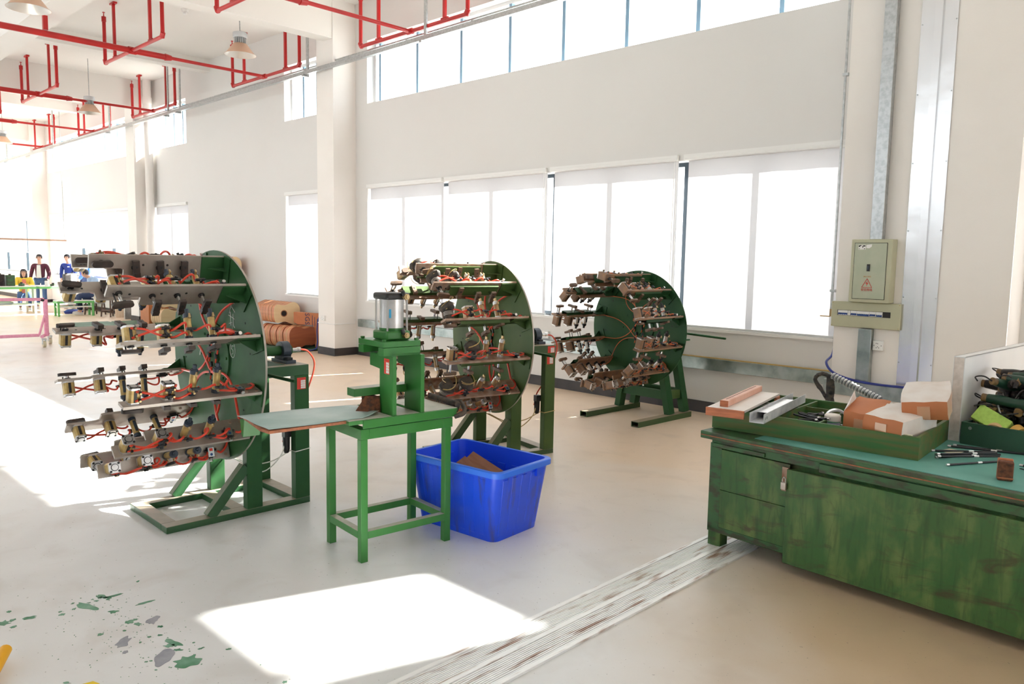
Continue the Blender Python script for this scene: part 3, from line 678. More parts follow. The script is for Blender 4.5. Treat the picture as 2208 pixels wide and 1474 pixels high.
STY = {
 'clean': dict(plate=steel, blk=block_cylinder_mesh(ochre, silver_c, .88), slim=slim_cylinder_mesh(ochre, navy_p), pad=black_pad, hose=hose_red, pl=1.0),
 'wrapped': dict(plate=rusty, blk=block_cylinder_mesh(ochre2, silver), slim=slim_cylinder_mesh(ochre2, silver_c, .115, False), pad=brown_pad, hose=hose_red, pl=.97),
 'dusty': dict(plate=rusty2, blk=block_cylinder_mesh(rusty2, silver, 1.08), slim=slim_cylinder_mesh(silver, black_p, .10), pad=brown_pad, hose=hose_or, pl=.93)}
valve_me = valve_mesh(); fit_me = [fitting_mesh(R(a)) for a in (-90, -60, 20)]
clamps = {(s, k, e): clamp_mesh(k, e, STY[s]['pad']) for s in STY for k in ('tip', 'bar') for e in (.022, .075)}
wraps = [wrapped_mesh(k) for k in range(4)]
def machine(style, origin, rz, label, dx, zc, rad, angles, stand):
    S = STY[style]
    t = empty('clamp_carousel', (*origin, 0), rz, label, 'machine', 'wheel clamp machines')
    g = {'clean': green_m, 'wrapped': green_m2, 'dusty': green_m3}[style]
    ks = rad / .636
    # wheel disc, front face at y = 0
    n = 72; d = MB(); poly = [(rad * math.cos(2 * math.pi * k / n), rad * math.sin(2 * math.pi * k / n)) for k in range(n)]
    DM = T((dx, 0, zc)) @ Matrix(((1, 0, 0, 0), (0, 0, -1, 0), (0, 1, 0, 0), (0, 0, 0, 1)))
    d.prism(poly, -.012, 0, 0, ms=1)
    for k in range(16):
        a = 2 * math.pi * (k + .3) / 16; q = rad * .72; d.cyl((q * math.cos(a), q * math.sin(a), 0), (q * math.cos(a), q * math.sin(a), .0012), .006, n=8, m=2)
    put('wheel_disc', d.mesh('wheel_disc', [g, steel if style != 'dusty' else g, blk_line]), t, DM)
    f = MB(); f.cyl((0, 0, 0), (0, 0, .012), .20, n=40).cyl((0, 0, .012), (0, 0, .022), .07, n=24)
    for k in range(8):
        a = 2 * math.pi * k / 8; f.cyl((.175 * math.cos(a), .175 * math.sin(a), .012), (.175 * math.cos(a), .175 * math.sin(a), .020), .009, n=6)
    put('hub_flange', f.mesh('hub_flange', g), t, DM)
    # supply hoses spreading from the hub over the wheel, with the black joint pieces
    man = MB()
    for x, sgn in ((-.03, 1), (.085, -1)):
        for k in range(6):
            z = .13 - k * .055; xx = x + .03 * sgn * (k / 5) + (.02 if k % 2 else 0)
            man.cyl((xx, -.035, z), (xx + .008, -.035, z - .03), .010, n=8).cyl((xx + .008, -.035, z - .03), (xx, -.035, z - .055), .0055, n=6, m=1)
    man.build('hose_manifold', [black_p, S['hose']], t, M=None).matrix_local = T((dx, 0, zc))
    for k, a in enumerate(angles):
        a = R(a); rr = random.Random(k * 3 + 5)
        c, s = math.cos(a), math.sin(a); x0 = .03 + rr.uniform(-.05, .05); z0 = .13 * (s if abs(s) > .3 else (k % 3 - 1) * .6)
        pts = [(x0, -.035, z0)]
        bend = rr.choice((-1, 1)) * rr.uniform(.04, .10)
        for q in (.3, .6): pts.append((x0 * (1 - q) + c * .50 * ks * q - s * bend, -.03, z0 * (1 - q) + s * .50 * ks * q + c * bend))
        pts.append((c * .49 * ks, -.025, s * .49 * ks))
        h = MB().tube(bez(pts, 6), .0075 if style != 'dusty' else .004, 6); o = h.build('supply_hose', S['hose'], t); o.matrix_local = T((dx, 0, zc))
    # arms
    pl = S['pl']
    def P(r): return r * ks
    plate_poly = [(P(.620), -.005), (P(.620), -.735 * pl), (P(.545), -.735 * pl), (P(.545), -.575 * pl), (P(.538), -.560 * pl), (P(.485), -.560 * pl), (P(.480), -.545 * pl), (P(.480), -.005)]
    pm = MB(); pm.prism(plate_poly, -.009, .007)
    for y in (-.03, -.09):
        for r_ in (.505, .56, .60): pm.cyl((P(r_), y, .006), (P(r_), y, .013), .009, n=6, m=1)
    for y in (-.69, -.62, -.46, -.33): pm.cyl((P(.565), y * pl, -.0098), (P(.565), y * pl, -.009), .007, n=8, m=2)
    if style == 'clean': pm.box(P(.50), P(.53), -.40, -.30, -.0096, -.009, 0)
    plate_me = pm.mesh('clamp_arm', [S['plate'], rusty, blk_line])
    gm = MB(); gm.box(P(.485), P(.615), -.14, -.0, -.016, -.009).box(P(.48), P(.622), -.008, 0, -.085, -.009)
    gm.add([(P(.545), -.11, -.013), (P(.545), -.006, -.013), (P(.545), -.006, -.08), (P(.553), -.11, -.013), (P(.553), -.006, -.013), (P(.553), -.006, -.08)], [(0, 1, 2), (3, 5, 4), (0, 2, 5, 3), (0, 3, 4, 1), (1, 4, 5, 2)])
    gus_me = gm.mesh('arm_bracket', g)
    chn = MB(); chn.box(P(.515), P(.60), -.60 * pl, -.17, -.034, -.030).box(P(.515), P(.522), -.60 * pl, -.17, -.034, -.006).box(P(.593), P(.60), -.60 * pl, -.17, -.034, -.006)
    ch_me = chn.mesh('green_channel', g)
    hs = [hose_set(style, 11 * k + 3, S['hose']) for k in range(4)]
    Sc = Matrix.Diagonal((ks, pl, 1, 1))
    for k, a in enumerate(angles):
        AM = T((dx, 0, zc)) @ Matrix.Rotation(-R(a), 4, 'Y')
        arm = put('clamp_arm', plate_me, t, AM, bevel=.0015)
        put('arm_bracket', gus_me, arm)
        if style != 'clean': put('green_channel', ch_me, arm)
        for j, y in enumerate(CYL_Y):
            M0 = T((P(.575 if j == 0 else .565), y * pl, .006))
            if j < 2:
                if style == 'wrapped' and (k + j) % 4 != 3: put('wrapped_cylinder', wraps[(k + j) % 4], arm, M0)
                else: put('block_cylinder', S['blk'], arm, M0)
            else: put('slim_cylinder', S['slim'], arm, T((P(.555), y * pl, .006)) @ Matrix.Rotation(R(rnd.uniform(-4, 4)), 4, 'X'))
            e = .075 if (style == 'clean' and k in (1,)) or (style != 'clean' and (k + j) % 3 != 2) else .022
            put('clamp_pad', clamps[(style, 'tip' if j == 0 else 'bar', e)], arm, T((P(.575 if j == 0 else .550), y * pl, -.006)) @ Matrix.Rotation(R(rnd.uniform(-8, 8)), 4, 'Z'))
        for j, (y, z) in enumerate(((-.505, .07), (-.375, .06), (-.245, .055), (-.505, .032))): put('hose_fitting', fit_me[(j + k) % 3], arm, T((P(.604), y * pl, z)) @ Matrix.Rotation(R(rnd.uniform(-25, 25)), 4, 'Z'))
        put('air_valve', valve_me, arm, T((P(.575), -.125 * pl, .006)) @ Matrix.Rotation(R(rnd.uniform(-6, 6)), 4, 'Z'))
        put('air_hose', hs[k % 4], arm, Sc)
    if stand == 'box':
        w = .30; y0, y1 = -.39, .53
        bf = MB(); rw = .085
        bf.box(-w, -w + rw, y0, y1, 0, .04).box(w - rw, w, y0, y1, 0, .04).box(-w + rw, w - rw, y0, y0 + rw, 0, .04).box(-w + rw, w - rw, y1 - rw, y1, 0, .04).box(-w + rw, w - rw, .03, .03 + rw, 0, .04)
        bf.build('base_frame', [dusty_top if style == 'clean' else dusty_top2], t, bevel=.003)
        for sx in (-1, 1):
            for ya in (.10, .43):
                MB().box(min(sx * w, sx * (w - .06)), max(sx * w, sx * (w - .06)), ya, ya + .10, .04, .845).build('post', g, t, bevel=.003)
            br = MB(); a0, a1 = (-.13, .04), (.10, .31)
            br.bar((sx * (w - .03), a0[0], a0[1]), (sx * (w - .03), a1[0], a1[1]), .055, .06); br.build('brace', dusty_top if style == 'clean' else dusty_top2, t, bevel=.002)
        tf = MB(); tf.box(-w, -w + .06, .10, .53, .845, .912).box(w - .06, w, .10, .53, .845, .912).box(-w + .06, w - .06, .10, .16, .845, .912).box(-w + .06, w - .06, .40, .53, .845, .912)
        tf.build('top_frame', dusty_top if style == 'clean' else dusty_top2, t, bevel=.003)
        MB().cyl((dx, .0, zc), (dx, .50, zc), .032, n=18).build('shaft', g, t)
        for yb in (.13, .45):
            b = MB(); b.box(dx - .10, dx + .10, yb - .035, yb + .035, .912, .934).box(dx - .085, dx - .045, yb - .02, yb + .02, .934, .95, 1).box(dx + .045, dx + .085, yb - .02, yb + .02, .934, .95, 1)
            b.box(dx - .05, dx + .05, yb - .028, yb + .028, .93, zc); b.cyl((dx, yb - .028, zc), (dx, yb + .028, zc), .060, n=24)
            b.build('pillow_bearing', [navy_p, black_p], t, bevel=.002)
        MB().cyl((dx, .50, zc), (dx, .55, zc), .011, n=8).cyl((dx, .55, zc), (dx, .57, zc), .015, n=6).build('rotary_union', chrome, t)
        MB().tube(bez([(dx, .57, zc), (dx, .63, zc - .02), (dx + .01, .67, zc - .10), (dx + .04, .62, zc - .22), (dx + .1, .50, .62), (.20, .42, .50), (.19, .40, .40)], 7), .006, 6).build('air_hose', hose_red, t)
        lk = MB(); lk.box(w, w + .012, .06, .24, .83, .915).box(w - .03, w + .012, .02, .07, .80, .90); lk.build('lock_plate', g, t, bevel=.002)
        MB().cyl((w - .02, .19, .885), (w + .36, .235, .872), .0105, n=10).build('lock_handle', green_m3, t)
        sticker(t, T((w + .0005, .445, .755)) @ Matrix.Rotation(R(90), 4, 'Z'))
        if style != 'clean': sticker(t, T((w + .0005, .45, .848)) @ Matrix.Rotation(R(90), 4, 'Z'), .07, .055)
        af = MB(); af.box(.205, .245, .385, .43, .44, .49).cyl((.225, .405, .36), (.225, .405, .44), .022, .024, n=14, m=1).cyl((.225, .405, .335), (.225, .405, .36), .014, .022, n=12, m=1)
        af.build('air_filter', [black_p, black_p if style == 'clean' else blk_line], t)
        ws = MB()
        ws.tube(bez([(.225, .40, .42), (.23, .36, .32), (.15, .30, .22), (.02, .28, .20), (-.12, .24, .24), (-.26, .21, .27)], 6), .004, 5)
        ws.tube([(w + .003, .427, .352), (w + .003, .533, .362), (w - .063, .533, .36), (w - .063, .427, .35), (w + .003, .427, .352)], .003, 5)
        ws.tube(bez([(w - .06, .43, .35), (.10, .36, .26), (-.05, .28, .23), (-.24, .22, .27)], 6), .004, 5)
        ws.build('thin_tube', hose_cl if style == 'clean' else hose_yel, t)
    else:
        for sx in (-1, 1):
            ft = MB(); X_ = sx * .335; ft.box(X_ - .045, X_ + .045, -.24, .66, 0, .006).box(X_ - .045, X_ + .045, -.24, .66, .049, .055).box(X_ - .045, X_ - .039, -.24, .66, .006, .049).box(X_ + .039, X_ + .045, -.24, .66, .006, .049)
            ft.build('foot', dusty_top2, t)
            for yy in (.34, .60):
                MB().bar((X_ * .98, yy, .055), (sx * .17, yy - .03, .86), .09, .07, up=(1, 0, 0)).build('leg', g, t, bevel=.003)
            MB().box(sx * .275 - .03, sx * .275 + .03, .34, .60, .20, .29).build('side_rail', green_m2, t, bevel=.003)
        MB().box(-.27, .27, .31, .37, .20, .29).build('cross_rail', g, t, bevel=.003)
        MB().box(-.27, .27, .57, .63, .20, .29).build('cross_rail', g, t, bevel=.003)
        MB().box(-.20, .20, .29, .62, .83, .885).build('top_plate', g, t, bevel=.003)
        MB().cyl((dx, 0, zc), (dx, .55, zc), .03, n=18).build('shaft', g, t)
        for yb in (.30, .52): MB().box(dx - .09, dx + .09, yb - .03, yb + .03, .885, .91).cyl((dx, yb - .025, zc), (dx, yb + .025, zc), .05, n=20).build('pillow_bearing', navy_p, t, bevel=.002)
        MB().box(.16, .50, .33, .40, .83, .845).box(.38, .44, .34, .39, .845, .895).cyl((.30, .37, .905), (.92, .37, .885), .011, n=8).build('lock_handle', green_m, t)
    return t
M1 = machine('clean', (-4.70, 2.11), R(-1.2), 'nearest green wheel machine, steel clamp arms and bright red hoses, beside the press stand', .12, .990, .640, [76 - 30 * k for k in range(12)], 'box')
M2 = machine('wrapped', (-4.585, 4.36), R(-12.4), 'middle green wheel machine with black rubber wrapped clamp heads, behind the press stand', .12, .980, .612, [80 - 30 * k for k in range(12)], 'box')
M3 = machine('dusty', (-4.640, 6.43), R(-2.5), 'farthest green wheel machine with brown dusty clamps on an A frame stand, by the windows', .145, .945, .577, [76 - 30 * k for k in range(12)], 'a')
# chalk writing on the nearest wheel
ck = MB()
rr = random.Random(3)
ch_pts = [[(.20, .36), (.27, .33)], [(.235, .38), (.225, .31), (.20, .27)], [(.235, .31), (.275, .28)], [(.19, .26), (.27, .24)], [(.215, .28), (.22, .20)], [(.25, .27), (.255, .20), (.27, .19)], [(.195, .21), (.24, .22), (.235, .17)], [(.26, .17), (.28, .10)]]
for s_ in ch_pts: ck.tube([(x, -.0015, z) for x, z in s_], .0016, 4)
ck.tube([(.235 + .035 * math.cos(a), -.0015, .055 + .045 * math.sin(a)) for a in [2 * math.pi * k / 16 for k in range(17)]], .0015, 4)
ck.tube([(.25, -.0015, .08), (.225, -.0015, .08), (.222, -.0015, .06), (.240, -.0015, .055), (.242, -.0015, .035), (.222, -.0015, .03)], .0015, 4)
for s_ in ([(-.22, .02), (-.235, -.02)], [(-.17, .03), (-.165, -.01)]): ck.tube([(x, -.0015, z) for x, z in s_], .003, 4)
o = ck.build('chalk_mark', paper, M1); o.matrix_local = T((.12, 0, .99)); o['label'] = 'white chalk scribble and circled 5'

# ------------------------------------------------------------------ pneumatic press on its stand
PR = empty('press_stand', (-3.285, 2.255, 0), R(-6.0), 'bright green press stand with a teal topped board and a silver air cylinder', 'machine')
# local x: to the left is negative, y: towards the windows; front right leg at the origin
def leg(x, y): MB().box(x, x + .04, y, y + .04, 0, .66).build('leg', green_p, PR, bevel=.002)
for x, y in ((-.05, .02), (-.41, .02), (-.05, .55), (-.41, .55)): leg(x, y)
st = MB()
for a in ((-.41, -.01, .02, .06), (-.41, -.01, .55, .59)): st.box(a[0] + .04, a[1] - .04, a[2], a[3], .125, .165)
for x in (-.41, -.05): st.box(x, x + .04, .06, .55, .125, .165)
st.build('stretcher', dusty('dusty press green', (.035, .18, .035), (.05, .21, .05), (.50, .46, .38)), PR, bevel=.002)
fr = MB(); fr.box(-.41, -.01, .02, .07, .66, .715).box(-.41, -.01, .54, .60, .66, .715).box(-.41, -.36, .07, .54, .66, .715).box(-.06, -.01, .07, .54, .66, .715)
fr.box(-.012, .0, .03, .62, .72, .765); fr.box(-.41, -.40, .03, .62, .72, .765).box(-.35, -.30, -.02, .04, .69, .735)
fr.build('top_frame', green_p, PR, bevel=.002)
tp = MB()
for y0, y1 in ((-.05, .205), (.236, .38), (.412, .63)): tp.box(-.41, -.006, y0, y1, .745, .768)
tp.build('bed_plate', dusty('dusty press bed', (.035, .18, .035), (.05, .21, .05), (.58, .55, .50)), PR, bevel=.003)
pa = MB(); pa.prism([(-.145, .745), (-.008, .745), (-.008, 1.085), (-.25, 1.085), (-.25, 1.015), (-.145, 1.005)], -.232, -.208, 0, Matrix(((1, 0, 0, 0), (0, 0, -1, 0), (0, 1, 0, 0), (0, 0, 0, 1))))
pa.build('upright_plate', green_p, PR, bevel=.0015)
pb = MB(); pb.prism([(-.175, .745), (-.008, .745), (-.008, 1.085), (-.25, 1.085), (-.25, 1.015), (-.175, 1.005)], -.408, -.384, 0, Matrix(((1, 0, 0, 0), (0, 0, -1, 0), (0, 1, 0, 0), (0, 0, 0, 1))))
pb.build('upright_plate', green_p, PR, bevel=.0015)
sticker(PR, T((-.095, .2072, .985)), .054, .082)
MB().box(-.235, -.155, .06, .42, .862, .905).build('cross_bar', dusty('dusty press bar', (.035, .18, .035), (.05, .21, .05), (.55, .50, .43)), PR, bevel=.002)
MB().box(-.215, -.155, .135, .205, .77, .855).add([(-.16, .07, .785), (-.12, .20, .770), (-.13, .20, .86), (-.16, .13, .86)], [(0, 1, 2, 3)]).build('ram_block', block_m, PR, bevel=.003)
hd = MB(); hd.box(-.30, -.03, .165, .395, 1.155, 1.185)
for x in (-.30, -.085): hd.box(x, x + .055, .165, .395, 1.110, 1.153)
for x, y in ((-.28, .18), (-.28, .38), (-.05, .18), (-.05, .38)): hd.cyl((x, y, 1.185), (x, y, 1.197), .012, n=6)
hd.box(-.16, -.03, .20, .395, 1.108, 1.12)
hd.build('head_plate', green_p, PR, bevel=.0015)
cx_, cy_ = -.150, .285
lo = MB(); lo.box(cx_ - .075, cx_ + .075, cy_ - .075, cy_ + .075, 1.186, 1.236); lo.build('cylinder_base', green_p, PR, bevel=.010)
MB().cyl((cx_, cy_, 1.236), (cx_, cy_, 1.405), .0655, n=40).build('cylinder_barrel', silver_c, PR)
gr = MB(); gr.cyl((cx_, cy_, 1.236), (cx_, cy_, 1.250), .0665, n=40); gr.build('overpaint_ring', green_p, PR)
for sx in (-1, 1):
    for sy in (-1, 1): MB().cyl((cx_ + sx * .060, cy_ + sy * .060, 1.23), (cx_ + sx * .060, cy_ + sy * .060, 1.41), .006, n=8).build('tie_rod', chrome, PR)
MB().box(cx_ - .075, cx_ + .075, cy_ - .075, cy_ + .075, 1.403, 1.440).build('cylinder_cap', black_p, PR, bevel=.012)
bl = MB()
for k in range(4):
    a = R(-42 + 5 * k); a2 = R(-42 + 5 * (k + 1))
    bl.add([(cx_ + .0663 * math.cos(a), cy_ + .0663 * math.sin(a), 1.305), (cx_ + .0663 * math.cos(a2), cy_ + .0663 * math.sin(a2), 1.305), (cx_ + .0663 * math.cos(a2), cy_ + .0663 * math.sin(a2), 1.352), (cx_ + .0663 * math.cos(a), cy_ + .0663 * math.sin(a), 1.352)], [(0, 1, 2, 3)], 0 if k in (0, ) else 0)
    if k == 1: break
bl.build('blue_label', mat('bright blue label', (.05, .42, .75), .5), PR)
for z, f_ in ((1.420, 0), (1.212, 0)):
    p_ = MB(); p_.cyl((cx_ + .075, cy_ + .035, z), (cx_ + .105, cy_ + .035, z), .017, n=6).cyl((cx_ + .105, cy_ + .035, z), (cx_ + .110, cy_ + .035, z), .010, n=8, m=1).cyl((cx_ + .085, cy_ + .03, z), (cx_ + .08, cy_ + .02, z + .032), .011, n=8, m=2)
    p_.build('air_port', [brass, brass, black_p], PR)
MB().cyl((cx_ + .03, cy_, 1.05), (cx_ + .03, cy_, 1.11), .012, n=10).build('ram_rod', chrome, PR)
for o_ in PR.children:
    if o_.name.split('.')[0] in ('head_plate', 'cylinder_base', 'cylinder_barrel', 'overpaint_ring', 'tie_rod', 'cylinder_cap', 'blue_label', 'air_port', 'ram_rod'): o_.location.z -= .024
bd = MB(); bd.prism([(-.035, -.46), (-.035, .06), (-.40, .06), (-.475, -.40), (-.44, -.43), (-.12, -.47)], .752, .766, 0, ms=1)
bd.build('plywood_board', [ply_edge, ply_edge], PR, bevel=.001)
tl = MB(); nx, ny = 8, 16; vs = []; fs = []
for j in range(ny + 1):
    for i in range(nx + 1):
        u = i / nx; v = j / ny; y = -.455 + v * .62; x = -.405 - .06 * (1 - v) + u * (.37 + .05 * (1 - v)); 
        if v > .8: x = min(x, -.03 - (v - .8) * .25)
        vs.append((x, y, .7675 + .004 * math.sin(u * 5 + v * 3) ** 2 + (.018 * max(0, v - .85) / .15 * u if v > .85 else 0)))
for j in range(ny):
    for i in range(nx): a = j * (nx + 1) + i; fs.append((a, a + 1, a + nx + 2, a + nx + 1))
tl.add(vs, fs); o = tl.build('vinyl_sheet', teal, PR)
sm = o.modifiers.new('t', 'SOLIDIFY'); sm.thickness = .0015; sm.offset = 1
MB().prism([(-.47, .66), (-.45, .655), (-.43, .75), (-.49, .745)], .34, .43, 0, Matrix(((1, 0, 0, 0), (0, 0, -1, 0), (0, 1, 0, 0), (0, 0, 0, 1)))).build('side_bracket', green_p, PR)
MB().tube(bez([(-.07, .63, .785), (-.05, .68, .79), (.02, .66, .74), (.01, .6, .72)], 5), .012, 8).build('rubber_hose', rubber, PR)
MB().cyl((-.33, .66, .785), (-.02, .64, .782), .018, n=12).build('rolled_sheet', rubber, PR)

# ------------------------------------------------------------------ blue bin with offcuts
def rrect(w, d, r, n=5):
    out = []
    for cx, cy, a0 in ((w - r, d - r, 0), (-w + r, d - r, 90), (-w + r, -d + r, 180), (w - r, -d + r, 270)):
        for k in range(n + 1): a = R(a0 + 90 * k / n); out.append((cx + r * math.cos(a), cy + r * math.sin(a)))
    return out
BN = empty('plastic_bin', (-3.345, 3.165, 0), R(5), 'blue plastic bin with grimy ribbed sides standing right of the press stand', 'bin')
H = .425
def ring(m, a, za, b, zb, mi=0):
    n = len(a); vs = [(x, y, za) for x, y in a] + [(x, y, zb) for x, y in b]
    m.add(vs, [(k, (k + 1) % n, n + (k + 1) % n, n + k) for k in range(n)], mi)
m = MB()
b0 = rrect(.305, .205, .05); b1 = rrect(.36, .245, .05)
ring(m, b0, .0, b1, H - .03); i0 = rrect(.297, .197, .048); i1 = rrect(.350, .235, .046)
ring(m, list(reversed(i0)), .008, list(reversed(i1)), H, 1)
m.add([(x, y, 0) for x, y in b0], [tuple(range(len(b0) - 1, -1, -1))]); m.add([(x, y, .008) for x, y in i0], [tuple(range(len(i0)))], 1)
for k in range(7):      # raised panels between ribs
    for sy in (-1, 1):
        x0, x1 = -.26 + k * .076, -.26 + k * .076 + .044
        y0, y1 = sy * .207, sy * .2405
        vs = [(x0, y0 - sy * .004, .03), (x1, y0 - sy * .004, .03), (x1 * 1.12, y1 - sy * .004, H - .05), (x0 * 1.12, y1 - sy * .004, H - .05), (x0 + .004, y0 + sy * .004, .035), (x1 - .004, y0 + sy * .004, .035), ((x1 - .004) * 1.12, y1 + sy * .004, H - .055), ((x0 + .004) * 1.12, y1 + sy * .004, H - .055)]
        m.add(vs, [(4, 5, 6, 7), (0, 1, 5, 4), (1, 2, 6, 5), (2, 3, 7, 6), (3, 0, 4, 7)] if sy < 0 else [(7, 6, 5, 4), (4, 5, 1, 0), (5, 6, 2, 1), (6, 7, 3, 2), (7, 4, 0, 3)])
for k in range(5):
    for sx in (-1, 1):
        y0, y1 = -.175 + k * .076, -.175 + k * .076 + .044
        x0, x1 = sx * .307, sx * .3555
        vs = [(x0 - sx * .004, y0, .03), (x0 - sx * .004, y1, .03), (x1 - sx * .004, y1 * 1.12, H - .05), (x1 - sx * .004, y0 * 1.12, H - .05), (x0 + sx * .004, y0 + .004, .035), (x0 + sx * .004, y1 - .004, .035), (x1 + sx * .004, (y1 - .004) * 1.12, H - .055), (x1 + sx * .004, (y0 + .004) * 1.12, H - .055)]
        m.add(vs, [(4, 5, 6, 7), (0, 1, 5, 4), (1, 2, 6, 5), (2, 3, 7, 6), (3, 0, 4, 7)] if sx > 0 else [(7, 6, 5, 4), (4, 5, 1, 0), (5, 6, 2, 1), (6, 7, 3, 2), (7, 4, 0, 3)])
m.build('bin_body', [bin_m, bin_in], BN)
m = MB(); o1 = rrect(.378, .262, .055); 
ring(m, b1, H - .032, o1, H - .034); ring(m, o1, H - .034, o1, H - .004); ring(m, o1, H - .004, rrect(.374, .258, .055), H); ring(m, rrect(.374, .258, .055), H, i1, H)
m.build('bin_rim', mat('blue bin rim', (.04, .19, .92), .3), BN)
for sx in (-1, 1): MB().box(sx * .36 - .012, sx * .36 + .012, .10, .16, H - .085, H - .03).build('handle_rib', bin_m, BN)
for k in range(5): MB().box(-.25 + k * .11, -.19 + k * .11, .215, .222, .22, .33).build('inner_rib', bin_in, BN)
for k in range(3): MB().box(-.338, -.332, -.15 + k * .11, -.09 + k * .11, .20, .36).build('inner_rib', bin_in, BN)
for i, (x, y, z, rx, ry, rz, L, W, Tn, mm, lab) in enumerate([
    (-.02, .07, .335, 38, 9, -14, .34, .085, .008, plank_m, 'reddish wood offcut leaning highest in the blue bin'),
    (-.06, .0, .315, 34, 10, -24, .33, .07, .008, plank_m, 'dark wood offcut just under the highest one in the blue bin'),
    (-.02, -.11, .315, 8, 6, -12, .40, .09, .012, plank_l, 'pale flat wood offcut near the front of the blue bin'),
    (.07, -.01, .26, 5, -8, 30, .42, .08, .012, plank_m, 'wood offcut low in the blue bin'), (-.06, .04, .20, 2, 4, 70, .36, .09, .02, plank_m, 'wood offcut low in the blue bin'),
    (.08, .08, .15, 0, 3, 10, .40, .10, .02, plank_l, 'wood offcut low in the blue bin'), (-.10, -.04, .07, 0, 0, -20, .40, .10, .03, plank_m, 'wood offcut low in the blue bin'), (.05, 0, .03, 0, 0, 5, .42, .16, .03, plank_m, 'wood offcut low in the blue bin')]):
    q = MB().box(-L / 2, L / 2, -W / 2, W / 2, -Tn / 2, Tn / 2).build('wood_offcut', mm, None, bevel=.001, label=lab, cat='wood', group='wood offcuts in the blue bin')
    q.matrix_basis = BN.matrix_basis @ T((x, y, z)) @ Matrix.Rotation(R(rz), 4, 'Z') @ Matrix.Rotation(R(ry), 4, 'Y') @ Matrix.Rotation(R(rx), 4, 'X')

# ------------------------------------------------------------------ workbench in the foreground
WB = empty('workbench', (-2.20, 3.865, 0), R(-3.4), 'long worn green wooden workbench filling the right side of the photo', 'workbench')
BL = 3.0; BD = 1.30
cb = MB(); cb.box(.05, BL, .03, BD - .05, .075, .62); cb.build('bench_body', bench_g, WB, bevel=.004)
for x, y in ((.0, .0), (.0, BD - .12), (BL - .1, 0), (BL - .1, BD - .12)):
    MB().box(x + .02, x + .10, y + .012, y + .09, 0, .62).build('leg', bench_g, WB, bevel=.004)
MB().box(1.02, 1.07, .25, .30, 0, .075).build('leg', redwood, WB)
fp = MB(); fp.box(.02, .095, .0, .012, .10, .60).box(.03, BL, -.002, .012, .575, .62).box(.02, .56, .0, .014, .09, .125)
fp.build('face_frame', bench_d, WB, bevel=.003)
MB().box(.04, .36, -.012, .0, .580, .603).build('batten', bench_d, WB, bevel=.003)
MB().box(.66, BL, -.014, -.001, .565, .612).build('batten', bench_d, WB, bevel=.003)
cd = MB(); cd.box(.098, .505, -.008, .010, .345, .572).box(.098, .505, -.008, .010, .128, .342)
cd.build('small_door', bench_g, WB, bevel=.002)
MB().box(.505, BL, -.040, -.016, .055, .555).build('sliding_door', bench_g, WB, bevel=.003)
tpb = MB(); tpb.box(-.03, BL, -.03, BD, .622, .664); tpb.build('bench_top', bench_d, WB, bevel=.004)
MB().box(-.025, BL, -.033, -.028, .640, .645).build('edge_strip', ply_edge, WB)
MB().box(.28, BL, .02, BD - .02, .664, .667).build('bench_mat', teal_b, WB)
hs_ = MB(); hs_.box(.468, .510, -.018, -.008, .43, .555); hs_.build('hasp', rusty, WB)
pk = empty('padlock', (0, 0, 0), 0, 'small steel padlock hanging on the bench door hasp', 'padlock'); pk.matrix_basis = WB.matrix_basis @ T((.497, -.052, .468))
MB().box(-.012, .016, -.008, .008, -.02, .018).build('lock_body', steel, pk, bevel=.002)
MB().tube([(-.006, 0, .015), (-.006, 0, .036), (.002, 0, .046), (.010, 0, .036), (.010, 0, .015)], .003, 6).build('shackle', chrome, pk)
def on_bench(o, x, y, z, rz=0, rx=0, ry=0):
    o.matrix_basis = WB.matrix_basis @ T((x, y, z)) @ Matrix.Rotation(R(rz), 4, 'Z') @ Matrix.Rotation(R(ry), 4, 'Y') @ Matrix.Rotation(R(rx), 4, 'X'); return o
# --- tray with compartments
TZ = .667
tray = on_bench(empty('wooden_tray', label='long shallow green wooden tray with compartments on the workbench', cat='tray'), -.027, .078, TZ, 7)
TW, TD, TH = 1.08, .72, .115
MB().box(0, TW, 0, .018, 0, TH).build('front_board', tray_g, tray, bevel=.001)
MB().box(TW - .018, TW, .018, TD, 0, TH).build('side_board', tray_g, tray, bevel=.001)
MB().box(0, .018, .018, TD, 0, TH).build('side_board', tray_g, tray, bevel=.001)
MB().box(.018, TW - .018, TD - .018, TD, 0, TH).build('back_board', tray_g, tray, bevel=.001)
MB().box(.018, TW - .018, .018, TD - .018, 0, .008).build('tray_floor', tray_d, tray)
for x in (.16, .34, .58): MB().box(x, x + .012, .018, TD - .018, .008, TH - .006).build('divider', tray_g, tray)
MB().box(.018, .34, .44, .452, .008, TH - .010).build('divider', tray_g, tray)
MB().box(.352, .58, .50, .512, .008, TH - .014).build('divider', tray_g, tray)
# --- jig board with rail
jg = on_bench(empty('jig_board', label='white topped wooden jig board with an orange edge on the left of the tray', cat='board'), .085, -.150, TZ + TH + .004, 14)
MB().box(0, .20, 0, .70, .030, .044).build('board_top', whitewood, jg, bevel=.001)
MB().box(-.004, .204, -.012, .0, .0, .044).build('front_edge', redwood, jg, bevel=.001)
MB().box(.192, .204, .62, .70, .0, .030).build('end_block', redwood, jg)
rail_ = on_bench(empty('wooden_rail', label='narrow pinkish wooden rail with a slot lying on the jig board', cat='rail'), .122, -.085, TZ + TH + .048, 14.5)
MB().box(0, .045, 0, .66, 0, .034).build('rail_body', mat('pale pink wood', (.70, .42, .32), .5, c2=(.60, .25, .14), scale=12, amt=.5), rail_, bevel=.003)
MB().box(.016, .020, .05, .62, .034, .0346).build('slot', blk_line, rail_)
MB().box(.0, .045, -.001, .0, .0, .034).build('end_grain', redwood, rail_)
